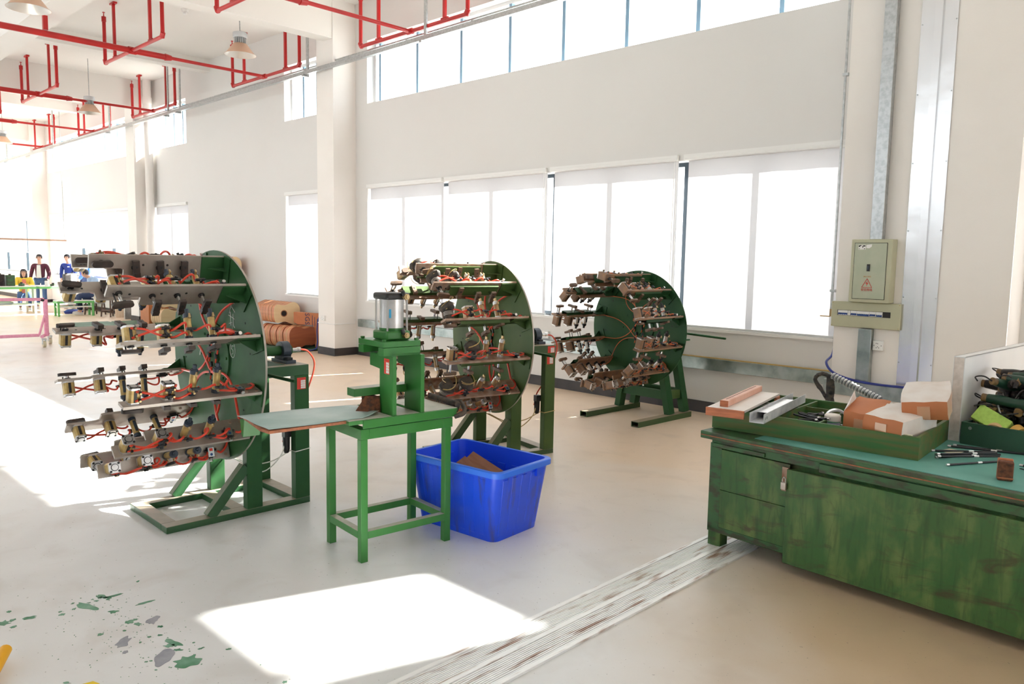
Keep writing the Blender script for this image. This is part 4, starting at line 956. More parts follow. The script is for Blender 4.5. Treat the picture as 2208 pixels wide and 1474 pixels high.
# --- metal channel
chn_ = on_bench(empty('metal_channel', label='silver U shaped metal channel lying across the tray', cat='metal channel'), .335, -.14, TZ + TH + .003, 12.5)
zinc = mat('pale zinc sheet', (.66, .67, .69), .35, .25, c2=(.48, .50, .53), scale=22, amt=.8)
MB().box(0, .075, .14, .66, 0, .002).box(0, .002, .0, .80, 0, .05).box(.073, .075, .0, .80, 0, .05).box(0, .075, 0, .14, 0, .002).build('channel_body', zinc, chn_)
MB().box(.002, .073, .12, .62, .036, .038).build('channel_lid', silver_c, chn_)
for y in (.02, .05): MB().box(.0745, .0755, y, y + .005, .018, .032).build('slot', blk_line, chn_)
# --- rods and clips in the tray
rr = random.Random(12)
for k in range(26):
    x, y, z = .455 + rr.uniform(-.04, .05), .33 + rr.uniform(-.10, .12), TZ + .03 + .005 * k
    z = min(z, TZ + .105)
    o = on_bench(empty('string_clip', label='small black rod with a silver end in the middle compartment of the tray', cat='hardware', group='black rods heaped in the tray'), x, y, z, rr.uniform(-30, 30) + (90 if k % 5 == 0 else 0), 0, rr.uniform(-10, 10))
    MB().cyl((-.07, 0, 0), (.07, 0, 0), .0055, n=8).build('rod', darkrod, o)
    MB().cyl((.07, 0, 0), (.084, 0, 0), .0075, n=8).build('silver_end', chrome, o)
o = on_bench(empty('tape_roll', label='roll of clear tape standing in the tray behind the black rods', cat='tape'), .50, .50, TZ + .075, 30)
m = MB(); m.lathe([(.062, -.025), (.062, .025), (.052, .025), (.052, -.025), (.062, -.025)], 28, 0, Matrix.Rotation(R(90), 4, 'X')); m.build('tape_ring', silver_c, o)
o = on_bench(empty('jar', label='small lilac jar with a white lid in the tray', cat='jar'), .555, .335, TZ + .035, 0)
MB().lathe([(0, 0), (.036, 0), (.038, .06), (.036, .075)], 24).build('jar_body', mat('lilac label', (.42, .38, .58), .5), o)
MB().lathe([(.037, .058), (.0385, .06), (.0385, .066), (.037, .068)], 24).build('green_band', splat_g, o)
MB().lathe([(.040, .068), (.042, .072), (.042, .095), (.036, .102), (0, .103)], 24).build('jar_lid', mat('cream lid', (.80, .74, .68), .4), o)
# --- cartons
def carton_box(lab, x, y, z, rz, rx, ry, w, d, h, top, seed, flap=False, side=1):
    o = on_bench(empty('carton', label=lab, cat='carton', group='brown cartons on the tray'), x, y, z, rz, rx, ry); r_ = random.Random(seed)
    vs = []; nx, ny, nz = 4, 5, 3
    idx = {}
    def P(i, j, k):
        u, v, q = i / nx, j / ny, k / nz
        bx = math.sin(math.pi * v) * .012 * (u - .5) * 2; bz = math.sin(math.pi * u) * math.sin(math.pi * v) * .010 * (q - .5) * 2; by = math.sin(math.pi * q) * .010 * (v - .5) * 2
        ed = sum(t in (0, 1) for t in (u, v, q)) >= 2
        j_ = r_.uniform(-.004, .004)
        return ((u - .5) * w * (.97 if ed else 1) + bx + j_, (v - .5) * d * (.98 if ed else 1) + by, q * h + bz + (0 if q == 0 else j_))
    def vid(i, j, k):
        if (i, j, k) not in idx: idx[(i, j, k)] = len(vs); vs.append(P(i, j, k))
        return idx[(i, j, k)]
    fs = []; ms = []
    for i in range(nx):
        for j in range(ny):
            fs.append((vid(i, j, nz), vid(i + 1, j, nz), vid(i + 1, j + 1, nz), vid(i, j + 1, nz))); ms.append(top)
            fs.append((vid(i, j, 0), vid(i, j + 1, 0), vid(i + 1, j + 1, 0), vid(i + 1, j, 0))); ms.append(0)
    for i in range(nx):
        for k in range(nz):
            fs.append((vid(i, 0, k), vid(i + 1, 0, k), vid(i + 1, 0, k + 1), vid(i, 0, k + 1))); ms.append(0)
            fs.append((vid(i, ny, k), vid(i, ny, k + 1), vid(i + 1, ny, k + 1), vid(i + 1, ny, k))); ms.append(0)
    for j in range(ny):
        for k in range(nz):
            fs.append((vid(nx, j, k), vid(nx, j + 1, k), vid(nx, j + 1, k + 1), vid(nx, j, k + 1))); ms.append(side)
            fs.append((vid(0, j, k), vid(0, j, k + 1), vid(0, j + 1, k + 1), vid(0, j + 1, k))); ms.append(1)
    b = MB(); b.v = vs; b.f = fs; b.m = ms
    b.build('carton_body', [carton, carton_w, carton_p], o)
    MB().box(-w * .16, w * .12, -d / 2 - .0125, -d / 2 - .004, h * .08, h * .78).build('packing_tape', tape_m, o)
    if flap:
        MB().add([(-w / 2, -d / 2, h), (-w / 2, d * .3, h), (-w / 2 - .01, d * .25, h + .05), (-w / 2 + .02, -d / 2 + .01, h + .035)], [(0, 1, 2, 3), (3, 2, 1, 0)]).build('box_flap', carton_w, o)
        MB().add([(w / 2 - .01, -d / 2 + .02, h), (w / 2 - .01, d * .45, h), (w / 2 + .055, d * .42, h - .012), (w / 2 + .05, -d / 2 + .06, h - .045)], [(0, 1, 2, 3), (3, 2, 1, 0)]).build('box_flap', carton_w, o)
    return o
carton_box('brown carton standing open on the left of the tray cartons', .690, .445, TZ + .065, 10, 8, 3, .165, .30, .130, 0, 1, True)
carton_box('lower right brown carton leaning on the tray rim under another carton', .882, .395, TZ + .092, -5, 5, 2, .205, .36, .105, 1, 2)  # its white right side paints glare onto the brown carton
carton_box('topmost white faced carton resting tilted on the other two', .955, .54, TZ + .205, 16, 12, -6, .205, .32, .095, 1, 3, side=2)
carton_box('flattened brown carton under the open one in the tray', .70, .43, TZ + .02, 10, 0, 0, .21, .30, .03, 0, 5)
# --- foam board
fb = on_bench(empty('foam_board', label='thick white foam board standing upright on the workbench', cat='board'), .968, .838, TZ, 0)
MB().box(.003, .052, .002, 1.35, 0, .455).build('foam_core', foam_e, fb); MB().box(.052, .056, 0, 1.352, 0, .460).box(0, .003, 0, 1.352, 0, .460).box(0, .056, .0, 1.352, .455, .460).build('foam_face', foam_w, fb)
# --- second tray with tools
t2 = on_bench(empty('tool_tray', label='dark green wooden tray full of old power tools right of the foam board', cat='tray'), 1.04, .80, TZ, -3)
MB().box(0, .9, 0, .018, 0, .118).build('front_board', tray_d, t2, bevel=.001); MB().box(0, .018, .018, .45, 0, .118).build('side_board', tray_d, t2, bevel=.001)
MB().box(.882, .9, .018, .45, 0, .118).build('side_board', tray_d, t2); MB().box(.018, .882, .432, .45, 0, .118).build('back_board', tray_d, t2); MB().box(.018, .882, .018, .432, 0, .008).build('tray_floor', tray_d, t2)
MB().cyl((.045, -.003, .09), (.045, 0, .09), .009, n=10).build('screw', galv, t2)
toolbrown = mat('grimy tan grip', (.34, .20, .08), .6, c2=(.08, .05, .03), scale=25, amt=.8)
toolgreen = mat('dark green tool body', (.012, .05, .03), .35)
tooldark = mat('greasy dark metal', (.022, .020, .022), .35, .5, c2=(.08, .06, .05), scale=20, amt=.6)
rr = random.Random(31)
def power_tool(x, y, z, rz, rx, ry, body, lab, s=1.0):
    o = on_bench(empty('hand_grinder', label=lab, cat='power tool', group='old power tools heaped in the tray'), x, y, z, rz, rx, ry)
    MB().lathe([(0, -.10 * s), (.022 * s, -.095 * s), (.026 * s, -.04 * s), (.023 * s, .03 * s), (.030 * s, .08 * s), (.026 * s, .10 * s), (0, .102 * s)], 14, 0, Matrix.Rotation(R(90), 4, 'Y')).build('tool_body', body, o)
    MB().cyl((.10 * s, 0, 0), (.125 * s, 0, 0), .018 * s, .014 * s, n=12).cyl((.112 * s, 0, 0), (.112 * s, 0, -.035 * s), .014 * s, n=10).build('gear_head', tooldark, o)
    MB().cyl((-.12 * s, 0, 0), (-.095 * s, 0, 0), .020 * s, n=12).build('end_cap', toolbrown, o)
    MB().tube(bez([(-.12 * s, 0, 0), (-.16 * s, .02, .01), (-.17 * s, .06, -.01), (-.13 * s, .08, -.03)], 4), .004, 5).build('cord', black_p, o)
    return o
power_tool(1.28, .99, TZ + .345, -8, 0, 4, toolgreen, 'dark green grinder lying on top of the tool heap')
power_tool(1.22, .93, TZ + .235, -6, 0, 3, toolgreen, 'dark green grinder across the middle of the tool heap', 1.1)
bodies = [tooldark, toolbrown, tooldark, toolgreen, tooldark]
for k in range(60):
    lv = k // 11; x = 1.115 + rr.random() * (.50 - .02 * lv); y = .90 + lv * .025 + rr.random() * .20; z = TZ + .05 + .058 * lv + rr.uniform(0, .03)
    power_tool(x, y, z, rr.uniform(0, 360), rr.uniform(-25, 25), rr.uniform(-30, 30), bodies[k % 5], {0: 'greasy black', 1: 'grimy tan', 2: 'greasy black', 3: 'dark green', 4: 'greasy black'}[k % 5] + ' hand tool buried in the heap behind the green sponge', rr.uniform(.8, 1.15))
for k in range(7):
    o = on_bench(empty('wire_bracket', label='bent steel wire handle sticking out of the tool heap', cat='hardware', group='bent wire handles in the tool heap'), 1.16 + .07 * k, .90 + .02 * (k % 3), TZ + .16 + .045 * (k % 4), rr.uniform(-30, 30), rr.uniform(50, 90), rr.uniform(-30, 30))
    MB().tube(bez([(-.05, -.03, 0), (-.05, .03, 0), (-.03, .045, 0), (.03, .045, 0), (.05, .02, 0), (.05, -.05, 0)], 4), .0045, 6).build('wire', galv if k % 2 else tooldark, o)
sp = on_bench(MB().box(-.085, .085, -.03, .03, -.045, .045).build('sponge_block', sponge, None, bevel=.004, label='bright green sponge block leaning in the dark tray', cat='sponge'), 1.165, .865, TZ + .135, -8, -30, 24)
for lab, x, y, rz, mm, s_ in (('tan tape roll lying under the green sponge', 1.19, .845, 0, tan_m, 1), ('yellow tape roll right of the green sponge', 1.285, .87, 60, mat('golden tape', (.80, .48, .12), .4), .9)):
    o = on_bench(empty('tape_roll', label=lab, cat='tape'), x, y, TZ + .085, rz, 20); MB().lathe([(.05 * s_, -.02), (.05 * s_, .02), (.04 * s_, .02), (.04 * s_, -.02), (.05 * s_, -.02)], 24, 0, Matrix.Rotation(R(90), 4, 'X')).build('tape_ring', mm, o)
on_bench(MB().add([(0, 0, 0), (.07, -.01, .0), (.08, .05, .04), (.01, .06, .045)], [(0, 1, 2, 3)]).box(.0, .06, .0, .04, -.02, -.01).build('paper_scrap', paper, None, label='crumpled white paper in the dark tray beside the yellow tape', cat='paper'), 1.32, .845, TZ + .12)
# --- rods, block, scissors and paper on the mat
rr = random.Random(5)
for k, (x0, y0, x1, y1) in enumerate([(1.016, .474, 1.235, .70), (1.061, .40, 1.27, .66), (1.075, .375, 1.26, .64), (1.083, .334, 1.25, .66), (1.096, .325, 1.29, .57), (1.17, .222, 1.31, .50), (1.032, .655, 1.34, .77), (1.045, .70, 1.36, .78), (1.40, .50, 1.60, .46)]):
    a = Vector((x0, y0, 0)); b = Vector((x1, y1, 0)); L_ = (b - a).length; mid = (a + b) / 2
    o = on_bench(empty('truss_rod', label={5: 'lone black rod lying nearest the sanding block on the teal mat', 8: 'black rod at the right edge of the teal mat', 6: 'black rod farthest back, beside the dark green tray'}.get(k, 'thin black rod with silver bands in the fan of rods on the teal mat'), cat='rod', group='black rods on the teal mat'), mid.x, mid.y, TZ + .006 + (.009 if k in (2, 4) else 0), math.degrees(math.atan2(b.y - a.y, b.x - a.x)))
    MB().cyl((-L_ / 2, 0, 0), (L_ / 2, 0, 0), .0052, n=8).build('rod', darkrod, o)
    MB().cyl((-L_ / 2 - .004, 0, 0), (-L_ / 2 + .012, 0, 0), .0058, n=8).build('silver_end', silver_c, o); MB().cyl((L_ * .08, 0, 0), (L_ * .16, 0, 0), .0058, n=8).build('silver_band', silver_c, o)
on_bench(MB().add([(0, 0, 0), (.09, -.03, 0), (.10, .07, .004), (.02, .10, .0)], [(0, 1, 2, 3)]).build('paper_scrap', mat('cream paper', (.72, .68, .52), .7), None, label='cream paper scrap under the black rods beside the tray', cat='paper'), 1.03, .52, TZ + .001)
on_bench(MB().prism([(0, 0), (.055, .004), (.05, .02), (.008, .024)], 0, .002).build('paper_scrap', mat('cream paper', (.72, .68, .52), .7), None, label='tiny cream chip on the corner of the long tray', cat='paper'), .955, .212, TZ + TH + .001)
sb = on_bench(empty('sanding_block', label='reddish brown rough block standing on the teal mat', cat='block'), 1.425, .165, TZ, 20)
MB().box(-.030, .030, -.022, .010, 0, .088).build('block_body', block_m, sb, bevel=.006); MB().box(-.030, .030, .014, .030, 0, .094).build('block_back', redwood, sb, bevel=.004)
MB().box(-.0305, .0305, -.0225, -.0215, .010, .016).build('wood_line', redwood, sb)
sc_ = on_bench(empty('tweezers', label='black pointed tweezers at the right edge of the teal mat', cat='tool'), 1.47, .40, TZ + .004, 150)
MB().add([(-.05, 0, 0), (.06, -.006, 0), (.06, .006, 0), (-.05, 0, .003), (.06, -.006, .003), (.06, .006, .003)], [(0, 2, 1), (3, 4, 5), (0, 1, 4, 3), (1, 2, 5, 4), (2, 0, 3, 5)]).build('tool_blade', black_p, sc_)
# --- branch like crusted arm with spiral wrapped tube, behind the bench
ar = empty('crusted_arm', (-2.12, 5.35, 0), R(0), 'black crusted pipe arm with a grey spiral wrapped tube behind the workbench', 'arm')
rr = random.Random(8)
def crust(pts, r, name, mm):
    m = MB(); m.tube(bez(pts, 6), r, 8)
    for i in range(len(m.v)): v = Vector(m.v[i]); m.v[i] = tuple(v + Vector((rr.uniform(-1, 1), rr.uniform(-1, 1), rr.uniform(-1, 1))) * r * .25)
    m.build(name, mm, ar)
crust([(.0, 0, 0), (.0, 0, .35), (.01, 0, .62), (.0, 0, .83)], .026, 'stem', rope)
crust([(.02, 0, .83), (-.06, 0, .85), (-.105, 0, .81), (-.05, 0, .73), (.0, .0, .66)], .014, 'branch_loop', rope)
m = MB(); m.tube([(.01, 0, .845), (.34, 0, .72)], .022, 12)
for k in range(16): m.lathe([(.023, -.007), (.027, 0), (.023, .007)], 12, 1, T((.02 + k * .0205, 0, .842 - k * .0078)) @ Matrix.Rotation(R(110), 4, 'Y'))
m.build('spiral_tube', [spiral, galv], ar)
crust([(.34, 0, .72), (.26, 0, .70), (.25, 0, .64), (.29, 0, .60)], .013, 'hook', rope)

# ------------------------------------------------------------------ stacked guitar bodies against the wall
def guitar_outline(n=40):
    """half of the outline by control points, mirrored: length along u"""
    ctl = [(-.25, 0), (-.245, .09), (-.20, .165), (-.12, .195), (-.04, .172), (.02, .148), (.06, .143), (.11, .150), (.17, .160), (.22, .140), (.242, .07), (.245, 0)]
    half = bez([(u, v, 0) for u, v in ctl], 3)
    return [(p.x, p.y) for p in half] + [(p.x, -p.y) for p in reversed(half[1:-1])]
GO = guitar_outline()
def guitar_mesh(face, side, back):
    m = MB(); ring_ = [(u, v) for u, v in reversed(GO)]
    MM = Matrix(((0, 0, 1, 0), (1, 0, 0, 0), (0, 1, 0, 0), (0, 0, 0, 1)))   # u->Y, v->Z, depth->X
    m.prism(ring_, -.05, .046, 1, MM); m.prism([(u * 1.012, v * 1.012) for u, v in ring_], .046, .050, 0, MM); m.prism([(u * 1.012, v * 1.012) for u, v in ring_], -.053, -.050, 2, MM)
    for z in (.040, -.046): pass
    return m.mesh('guitar_body', [face, side, back])
gm_top = guitar_mesh(gtop, gside, gback); gm_back = guitar_mesh(gback, gside, gtop); gm_pale = guitar_mesh(gtop, gpale, gtop)
hole_me = MB().cyl((.0502, .06, 0), (.0512, .06, 0), .048, n=24).mesh('sound_hole', blk_line)
rose_me = MB().lathe([(.050, 0), (.050, .0012), (.060, .0012), (.060, 0)], 28, 0, T((.0500, .06, 0)) @ Matrix.Rotation(R(90), 4, 'Y')).mesh('rosette', gback)
def guitar(x, y, z, me, rot, label, hole=False, group='stacked guitar bodies'):
    o = put('guitar_body', me, None, T((x, y, z)) @ Matrix.Rotation(rot, 4, 'X') @ Matrix.Rotation(R(rnd.uniform(-3, 3)), 4, 'Z'), label=label, cat='guitar', group=group)
    if hole: put('sound_hole', hole_me, o); put('rosette', rose_me, o)
    return o
LB = {'f': 'unfinished guitar body edge on in the front stack near the left column'}
for k in range(9):
    guitar(-11.86 - .112 * k, 6.98, .225, gm_back if k % 2 == 0 else gm_top, R(4), 'reddish guitar back facing out at the bottom of the front stack' if k == 0 else 'guitar body lying edge on in the bottom row of the front stack')
for k in range(9):
    guitar(-12.43 - .110 * k, 7.01, .60, gm_top, R(180), 'blond guitar body with round sound hole on top of the front stack' if k == 0 else 'guitar body edge on in the top row of the front stack', k == 0)
for r_ in range(4):
    for k in range(5):
        guitar(-14.55 - .112 * k, 6.98, .225 + r_ * .385, gm_top if (r_ + k) % 2 else gm_back, R(180 * (r_ % 2)), 'guitar body in the tall stack rising behind the nearest wheel machine')
    for k in range(5):
        guitar(-17.25 - .112 * k, 6.95, .225 + r_ * .385 if r_ < 2 else .225 + r_ * .385, gm_pale, R(180 * (r_ % 2)), 'pale guitar body in the far stack beside the second column') if r_ < 2 else None
# printed carton behind the front stack
pc = empty('printed_carton', (-11.93, 7.15, 0), R(33), 'slumped brown carton with navy printed letters behind the front guitar stack', 'carton')
m = MB(); XZ = Matrix(((1, 0, 0, 0), (0, 0, -1, 0), (0, 1, 0, 0), (0, 0, 0, 1)))
m.prism([(-.27, .46), (-.20, .42), (.10, .42), (.13, .03), (.26, .03), (.25, .62), (-.27, .64)], -.09, 0, 0, XZ); m.build('carton_body', carton, pc, bevel=.008)
navy_ink = mat('navy print', (.02, .03, .10), .6)
for k, ch_ in enumerate('SGS'): text('printed_letter', ch_, .12, T((-.02, -.003, .60 - k * .075)) @ FRONT @ Matrix.Rotation(R(-90), 4, 'Z') @ T((-.0, -.03, 0)), navy_ink, pc)
for k in range(3): MB().box(.08 + .045 * k, .088 + .045 * k, -.003, -.001, .36 + .05 * k, .59 - .03 * k).build('printed_line', navy_ink, pc)
MB().add([(.25, 0, .62), (.25, .09, .62), (.30, .08, .40), (.29, .0, .42)], [(0, 1, 2, 3)]).build('box_flap', carton, pc)
# green base sheet and plywood under the guitars
MB().box(-19.2, -11.6, 6.35, 7.33, 0, .03).build('green_platform', greenmat, None, bevel=.004, label='low dark green platform under the guitar stacks', cat='platform')
MB().prism([(-14.1, 5.45), (-13.8, 6.3), (-19.3, 6.3), (-19.3, 5.30)], 0, .028, 0).build('green_platform', greenmat, None, label='dark green floor board reaching out left of the guitar stacks', cat='platform')
MB().prism([(-13.75, 5.0), (-13.65, 5.8), (-14.6, 5.44), (-14.9, 5.2)], .0, .012, 0).build('plywood_sheet', plywood, None, label='tan plywood sheet lying at the corner of the green floor board', cat='board')
MB().box(-18.5, -18.0, 6.75, 7.2, .03, .52).build('storage_carton', carton, None, bevel=.01, label='plain brown carton beside the far pale guitar stack', cat='carton')
MB().box(-20.05, -19.98, 6.93, 7.18, 0, .85).build('metal_sheet', galv, None, label='upright grey metal sheet left of the second column', cat='metal sheet')
pb_ = MB().add([(-20.6, 6.92, 0), (-20.6, 7.2, 0), (-20.75, 7.2, .95), (-20.75, 6.92, .95), (-20.57, 6.92, 0), (-20.57, 7.2, 0), (-20.72, 7.2, .95), (-20.72, 6.92, .95)], [(0, 3, 2, 1), (4, 5, 6, 7), (0, 1, 5, 4), (1, 2, 6, 5), (2, 3, 7, 6), (3, 0, 4, 7)])
pb_.build('leaning_panel', plywood, None, label='tan panel leaning behind the empty stool', cat='board')
# blue hose coil beside the near left column
hz = MB(); pts = [(-11.42, 7.34, .74), (-11.50, 7.27, .66), (-11.60, 7.17, .58), (-11.62, 7.14, .35), (-11.585, 7.12, .12), (-11.58, 7.02, .02), (-11.8, 6.6, .012)]
for k in range(26): a = k * .9; pts.append((-12.35 + .36 * math.cos(a + 1.0), 6.35 + .26 * math.sin(a + 1.0), .012 + .004 * (k % 7)))
pts += [(-12.0, 6.1, .012), (-11.5, 6.05, .012), (-11.35, 6.25, .012), (-11.5, 6.42, .012)]
hz.tube(bez(pts, 6), .012, 6); hz.build('air_hose', hose_blue, None, label='blue air hose coiled on the floor by the near left column', cat='hose')

# ------------------------------------------------------------------ workers and furniture far at the left
def skinned(name, verts, edges, mm, parent, sub=1):
    me = bpy.data.meshes.new(name); me.from_pydata([v[0] for v in verts], edges, [])
    o = bpy.data.objects.new(name, me); col.objects.link(o)
    sk_ = o.modifiers.new('skin', 'SKIN'); sk_.use_smooth_shade = True
    for i, v in enumerate(verts):
        d = me.skin_vertices[0].data[i]; d.radius = (v[1], v[1] if len(v) < 3 else v[2]); d.use_root = i == 0
    ss = o.modifiers.new('sub', 'SUBSURF'); ss.levels = sub; ss.render_levels = sub
    bpy.context.view_layer.update()
    m2 = bpy.data.meshes.new_from_object(o.evaluated_get(bpy.context.evaluated_depsgraph_get()))
    bpy.data.objects.remove(o); m2.materials.clear(); m2.materials.append(mm); m2.name = name
    return put(name, m2, parent)
def person(label, x, y, rz, top, leg_m, J, shoe=shoe_w, scale=1.0, long_hair=False, under=None, badge=False):
    """J: joints in body space, front is -Y. keys: pel, che, nec, hea, then L/R sh el ha hi kn an"""
    t = empty('person', (x, y, 0), rz, label, 'person'); t.scale = (scale,) * 3
    V = lambda k: Vector(J[k])
    vs = [(V('pel'), .092, .075), (V('che'), .105, .08), (V('nec'), .048), (V('hea') + Vector((0, 0, -.045)), .062, .07), (V('hea') + Vector((0, 0, .03)), .078, .092), (V('hea') + Vector((0, 0, .095)), .05, .06)]
    ed = [(0, 1), (1, 2), (2, 3), (3, 4), (4, 5)]
    def add(p, r): vs.append((Vector(p), r)); return len(vs) - 1
    for s in 'LR':
        a = add(V(s + 'sh'), .046); b = add(V(s + 'el'), .034); c = add(V(s + 'ha'), .024); ed += [(1, a), (a, b), (b, c)]
        d = (V(s + 'ha') - V(s + 'el')).normalized(); palm = V(s + 'ha') + d * .065; p = add(palm, .030); ed.append((c, p))
        sd = d.cross(Vector((0, 1, .2))).normalized()
        for q, l in ((-.75, .060), (-.25, .072), (.25, .068), (.75, .052)):
            f1 = add(palm + sd * .026 * q + d * (.03 + l * .5), .0095); f2 = add(palm + sd * .03 * q + d * (.03 + l) + Vector((0, -.012, 0)), .008); ed += [(p, f1), (f1, f2)]
        th = add(palm + sd * -.045 + d * .012, .010); ed.append((p, th))
        h = add(V(s + 'hi'), .072); k_ = add(V(s + 'kn'), .048); an = add(V(s + 'an'), .038); ft = add(V(s + 'an') + Vector((0, -.12, -.05)), .032); ed += [(0, h), (h, k_), (k_, an), (an, ft)]
    skinned('body', vs, ed, skin_m, t)
    # jacket
    jv = [(V('pel') + Vector((0, 0, -.03)), .148, .12), (V('che') * .55 + V('pel') * .45, .145, .115), (V('che') + Vector((0, 0, .02)), .155, .12), (V('nec') + Vector((0, 0, -.035)), .062)]
    je = [(0, 1), (1, 2), (2, 3)]
    for s in 'LR':
        i = len(jv); jv += [(V(s + 'sh'), .075), (V(s + 'el'), .060), (V(s + 'ha') - (V(s + 'ha') - V(s + 'el')).normalized() * .01, .044)]; je += [(2, i), (i, i + 1), (i + 1, i + 2)]
    skinned('jacket', jv, je, top, t)
    if under is not None:
        c = V('che'); p = V('pel')
        MB().add([c + Vector((-.05, -.135, .13)), c + Vector((.05, -.135, .13)), c + Vector((.06, -.150, -.05)), p + Vector((.07, -.150, .03)), p + Vector((-.07, -.150, .03)), c + Vector((-.06, -.150, -.05))], [(0, 1, 2, 3, 4, 5)]).build('shirt_front', under, t)
    # trousers
    tv = [(V('pel'), .125, .105)]; te = []
    for s in 'LR':
        i = len(tv); tv += [(V(s + 'hi'), .098), (V(s + 'kn'), .074), (V(s + 'an') + Vector((0, 0, .02)), .060)]; te += [(0, i), (i, i + 1), (i + 1, i + 2)]
        a = V(s + 'an'); m = MB(); m.lathe([(0, -.04), (.042, -.036), (.050, -.01), (.040, .03), (0, .04)], 10, 0, T((a.x, a.y - .06, max(a.z - .035, .04))) @ Matrix.Diagonal((.85, 2.4, 1, 1)))
        m.build('shoe', shoe, t)
    skinned('trousers', tv, te, leg_m, t)
    h = V('hea'); m = MB(); n = 14; prof = [(0, .128), (.045, .120), (.075, .095), (.090, .055), (.092, .02), (.085, -.01)]
    m.lathe(prof, n, 0, T((h.x, h.y + .012, h.z)) @ Matrix.Diagonal((.95, 1.1, 1, 1)))
    # cut the fringe: lower the front ring only a little
    for i, v in enumerate(m.v):
        if v[1] < h.y - .04 and v[2] < h.z + .05: m.v[i] = (v[0], v[1] + .02, h.z + .055)
    if long_hair:
        o0 = len(m.v); m.lathe([(.088, .05), (.10, -.06), (.098, -.15), (.07, -.19)], 14, 0, T((h.x, h.y + .045, h.z)))
        for i in range(o0, len(m.v)): v = m.v[i]; m.v[i] = (v[0], max(v[1], h.y - .01), v[2])
    m.build('hair', hair_m, t)
    if badge: MB().box(.04, .10, -.165, -.155, 1.29, 1.32).build('name_badge', paper, t)
    f = MB(); f.lathe([(0, -.018), (.011, -.012), (.008, .012), (0, .022)], 8, 0, T((h.x, h.y - .098, h.z + .0)))
    for sx in (-1, 1): f.lathe([(0, -.025), (.012, -.01), (.014, .012), (0, .025)], 8, 0, T((h.x + sx * .082, h.y, h.z + .005)))
    f.build('nose_and_ears', skin_m, t)
    e = MB()
    for sx in (-1, 1): e.cyl((h.x + sx * .03, h.y - .091, h.z + .022), (h.x + sx * .03, h.y - .086, h.z + .022), .009, n=8).box(h.x + sx * .03 - .014, h.x + sx * .03 + .014, h.y - .092, h.y - .086, h.z + .040, h.z + .045)
    e.build('eyes_and_brows', hair_m, t); MB().box(h.x - .022, h.x + .022, h.y - .087, h.y - .078, h.z - .048, h.z - .040).build('mouth', cl_red, t)
    return t
def joints(**k):
    J = dict(pel=(0, 0, .95), che=(0, 0, 1.25), nec=(0, -.01, 1.46), hea=(0, -.03, 1.59))
    for s, q in (('L', 1), ('R', -1)):
        J[s + 'sh'] = (q * .185, 0, 1.38); J[s + 'el'] = (q * .25, .02, 1.10); J[s + 'ha'] = (q * .24, -.10, .88)
        J[s + 'hi'] = (q * .09, 0, .90); J[s + 'kn'] = (q * .10, -.02, .49); J[s + 'an'] = (q * .11, .02, .08)
    J.update(k); return J
FACE = R(76)   # towards the photographer
person('man in a maroon jacket and jeans standing behind the far green table', -24.9, 6.40, FACE - .25, cl_maroon, cl_denim, joints(Lha=(.24, -.18, .92), Rha=(-.26, -.10, .90)), under=cl_white, scale=.90)
person('man in blue workwear with a white badge looking down beside the table', -24.6, 7.05, FACE - .5, cl_blue, cl_navy, joints(hea=(0, -.09, 1.57), nec=(0, -.03, 1.46), Lel=(.22, -.02, 1.10), Rel=(-.22, -.02, 1.10), Lha=(.15, -.16, .93), Rha=(-.15, -.16, .93)), scale=.92, badge=True)
sit = joints(pel=(0, 0, .50), che=(0, -.02, .82), nec=(0, -.04, 1.02), hea=(0, -.08, 1.14), Lsh=(.18, -.02, .95), Rsh=(-.18, -.02, .95), Lel=(.23, -.16, .74), Rel=(-.23, -.16, .74), Lha=(.10, -.36, .78), Rha=(-.10, -.36, .78), Lhi=(.10, -.03, .47), Rhi=(-.10, -.03, .47), Lkn=(.13, -.42, .50), Rkn=(-.13, -.42, .50), Lan=(.12, -.38, .09), Ran=(-.12, -.38, .09))
person('woman in a yellow jacket with long dark hair sitting behind the far green table', -24.6, 5.92, FACE, cl_yellow, cl_denim, sit, long_hair=True, under=cl_red, scale=.90)
person('seated man in pale clothes and dark jeans bending forward on a stool', -21.9, 6.90, FACE - 1.5, cl_pale, cl_navy, dict(sit, hea=(0, -.26, 1.06), nec=(0, -.16, 1.00), che=(0, -.08, .82)), scale=1.0)
person('person in bright blue overalls leaning behind the seated man', -23.6, 7.18, FACE - 1.9, mat('bright blue cloth', (.04, .12, .60), .8), cl_navy, joints(hea=(0, -.28, 1.44), nec=(0, -.18, 1.38), che=(0, -.10, 1.2)), scale=.97)
MB().box(-24.53, -24.47, 7.0, 7.06, 1.24, 1.27) if False else None
def frame_table(X, Y0, Y1, D, H_, label, mm=pgreen, top=ptop, name='work_table', cat='table'):
    t = empty(name, (X, Y0, 0), 0, label, cat); W = Y1 - Y0
    MB().box(-D, 0, 0, W, H_ - .02, H_).build('table_top', top, t, bevel=.003)
    MB().box(-D, .004, -.004, W + .004, H_ - .07, H_ - .021).build('top_frame', mm, t)
    for x in (-D + .02, -.05):
        for y in (.01, W - .05): MB().box(x, x + .045, y, y + .045, 0, H_ - .07).build('leg', top if mm is pgreen and name == 'work_table' else mm, t)
    MB().box(-D + .05, -.03, .03, W - .03, .22, .25).build('shelf', top, t)
    return t
frame_table(-22.9, 3.6, 5.78, .85, .72, 'left white topped table with green frame in front of the woman in yellow')
frame_table(-22.9, 5.86, 7.15, .85, .72, 'right white topped table with green frame in front of the two standing men')
frame_table(-21.6, 5.9, 6.75, .35, .40, 'low green bench between the tables and the seated man', name='low_bench', cat='bench')
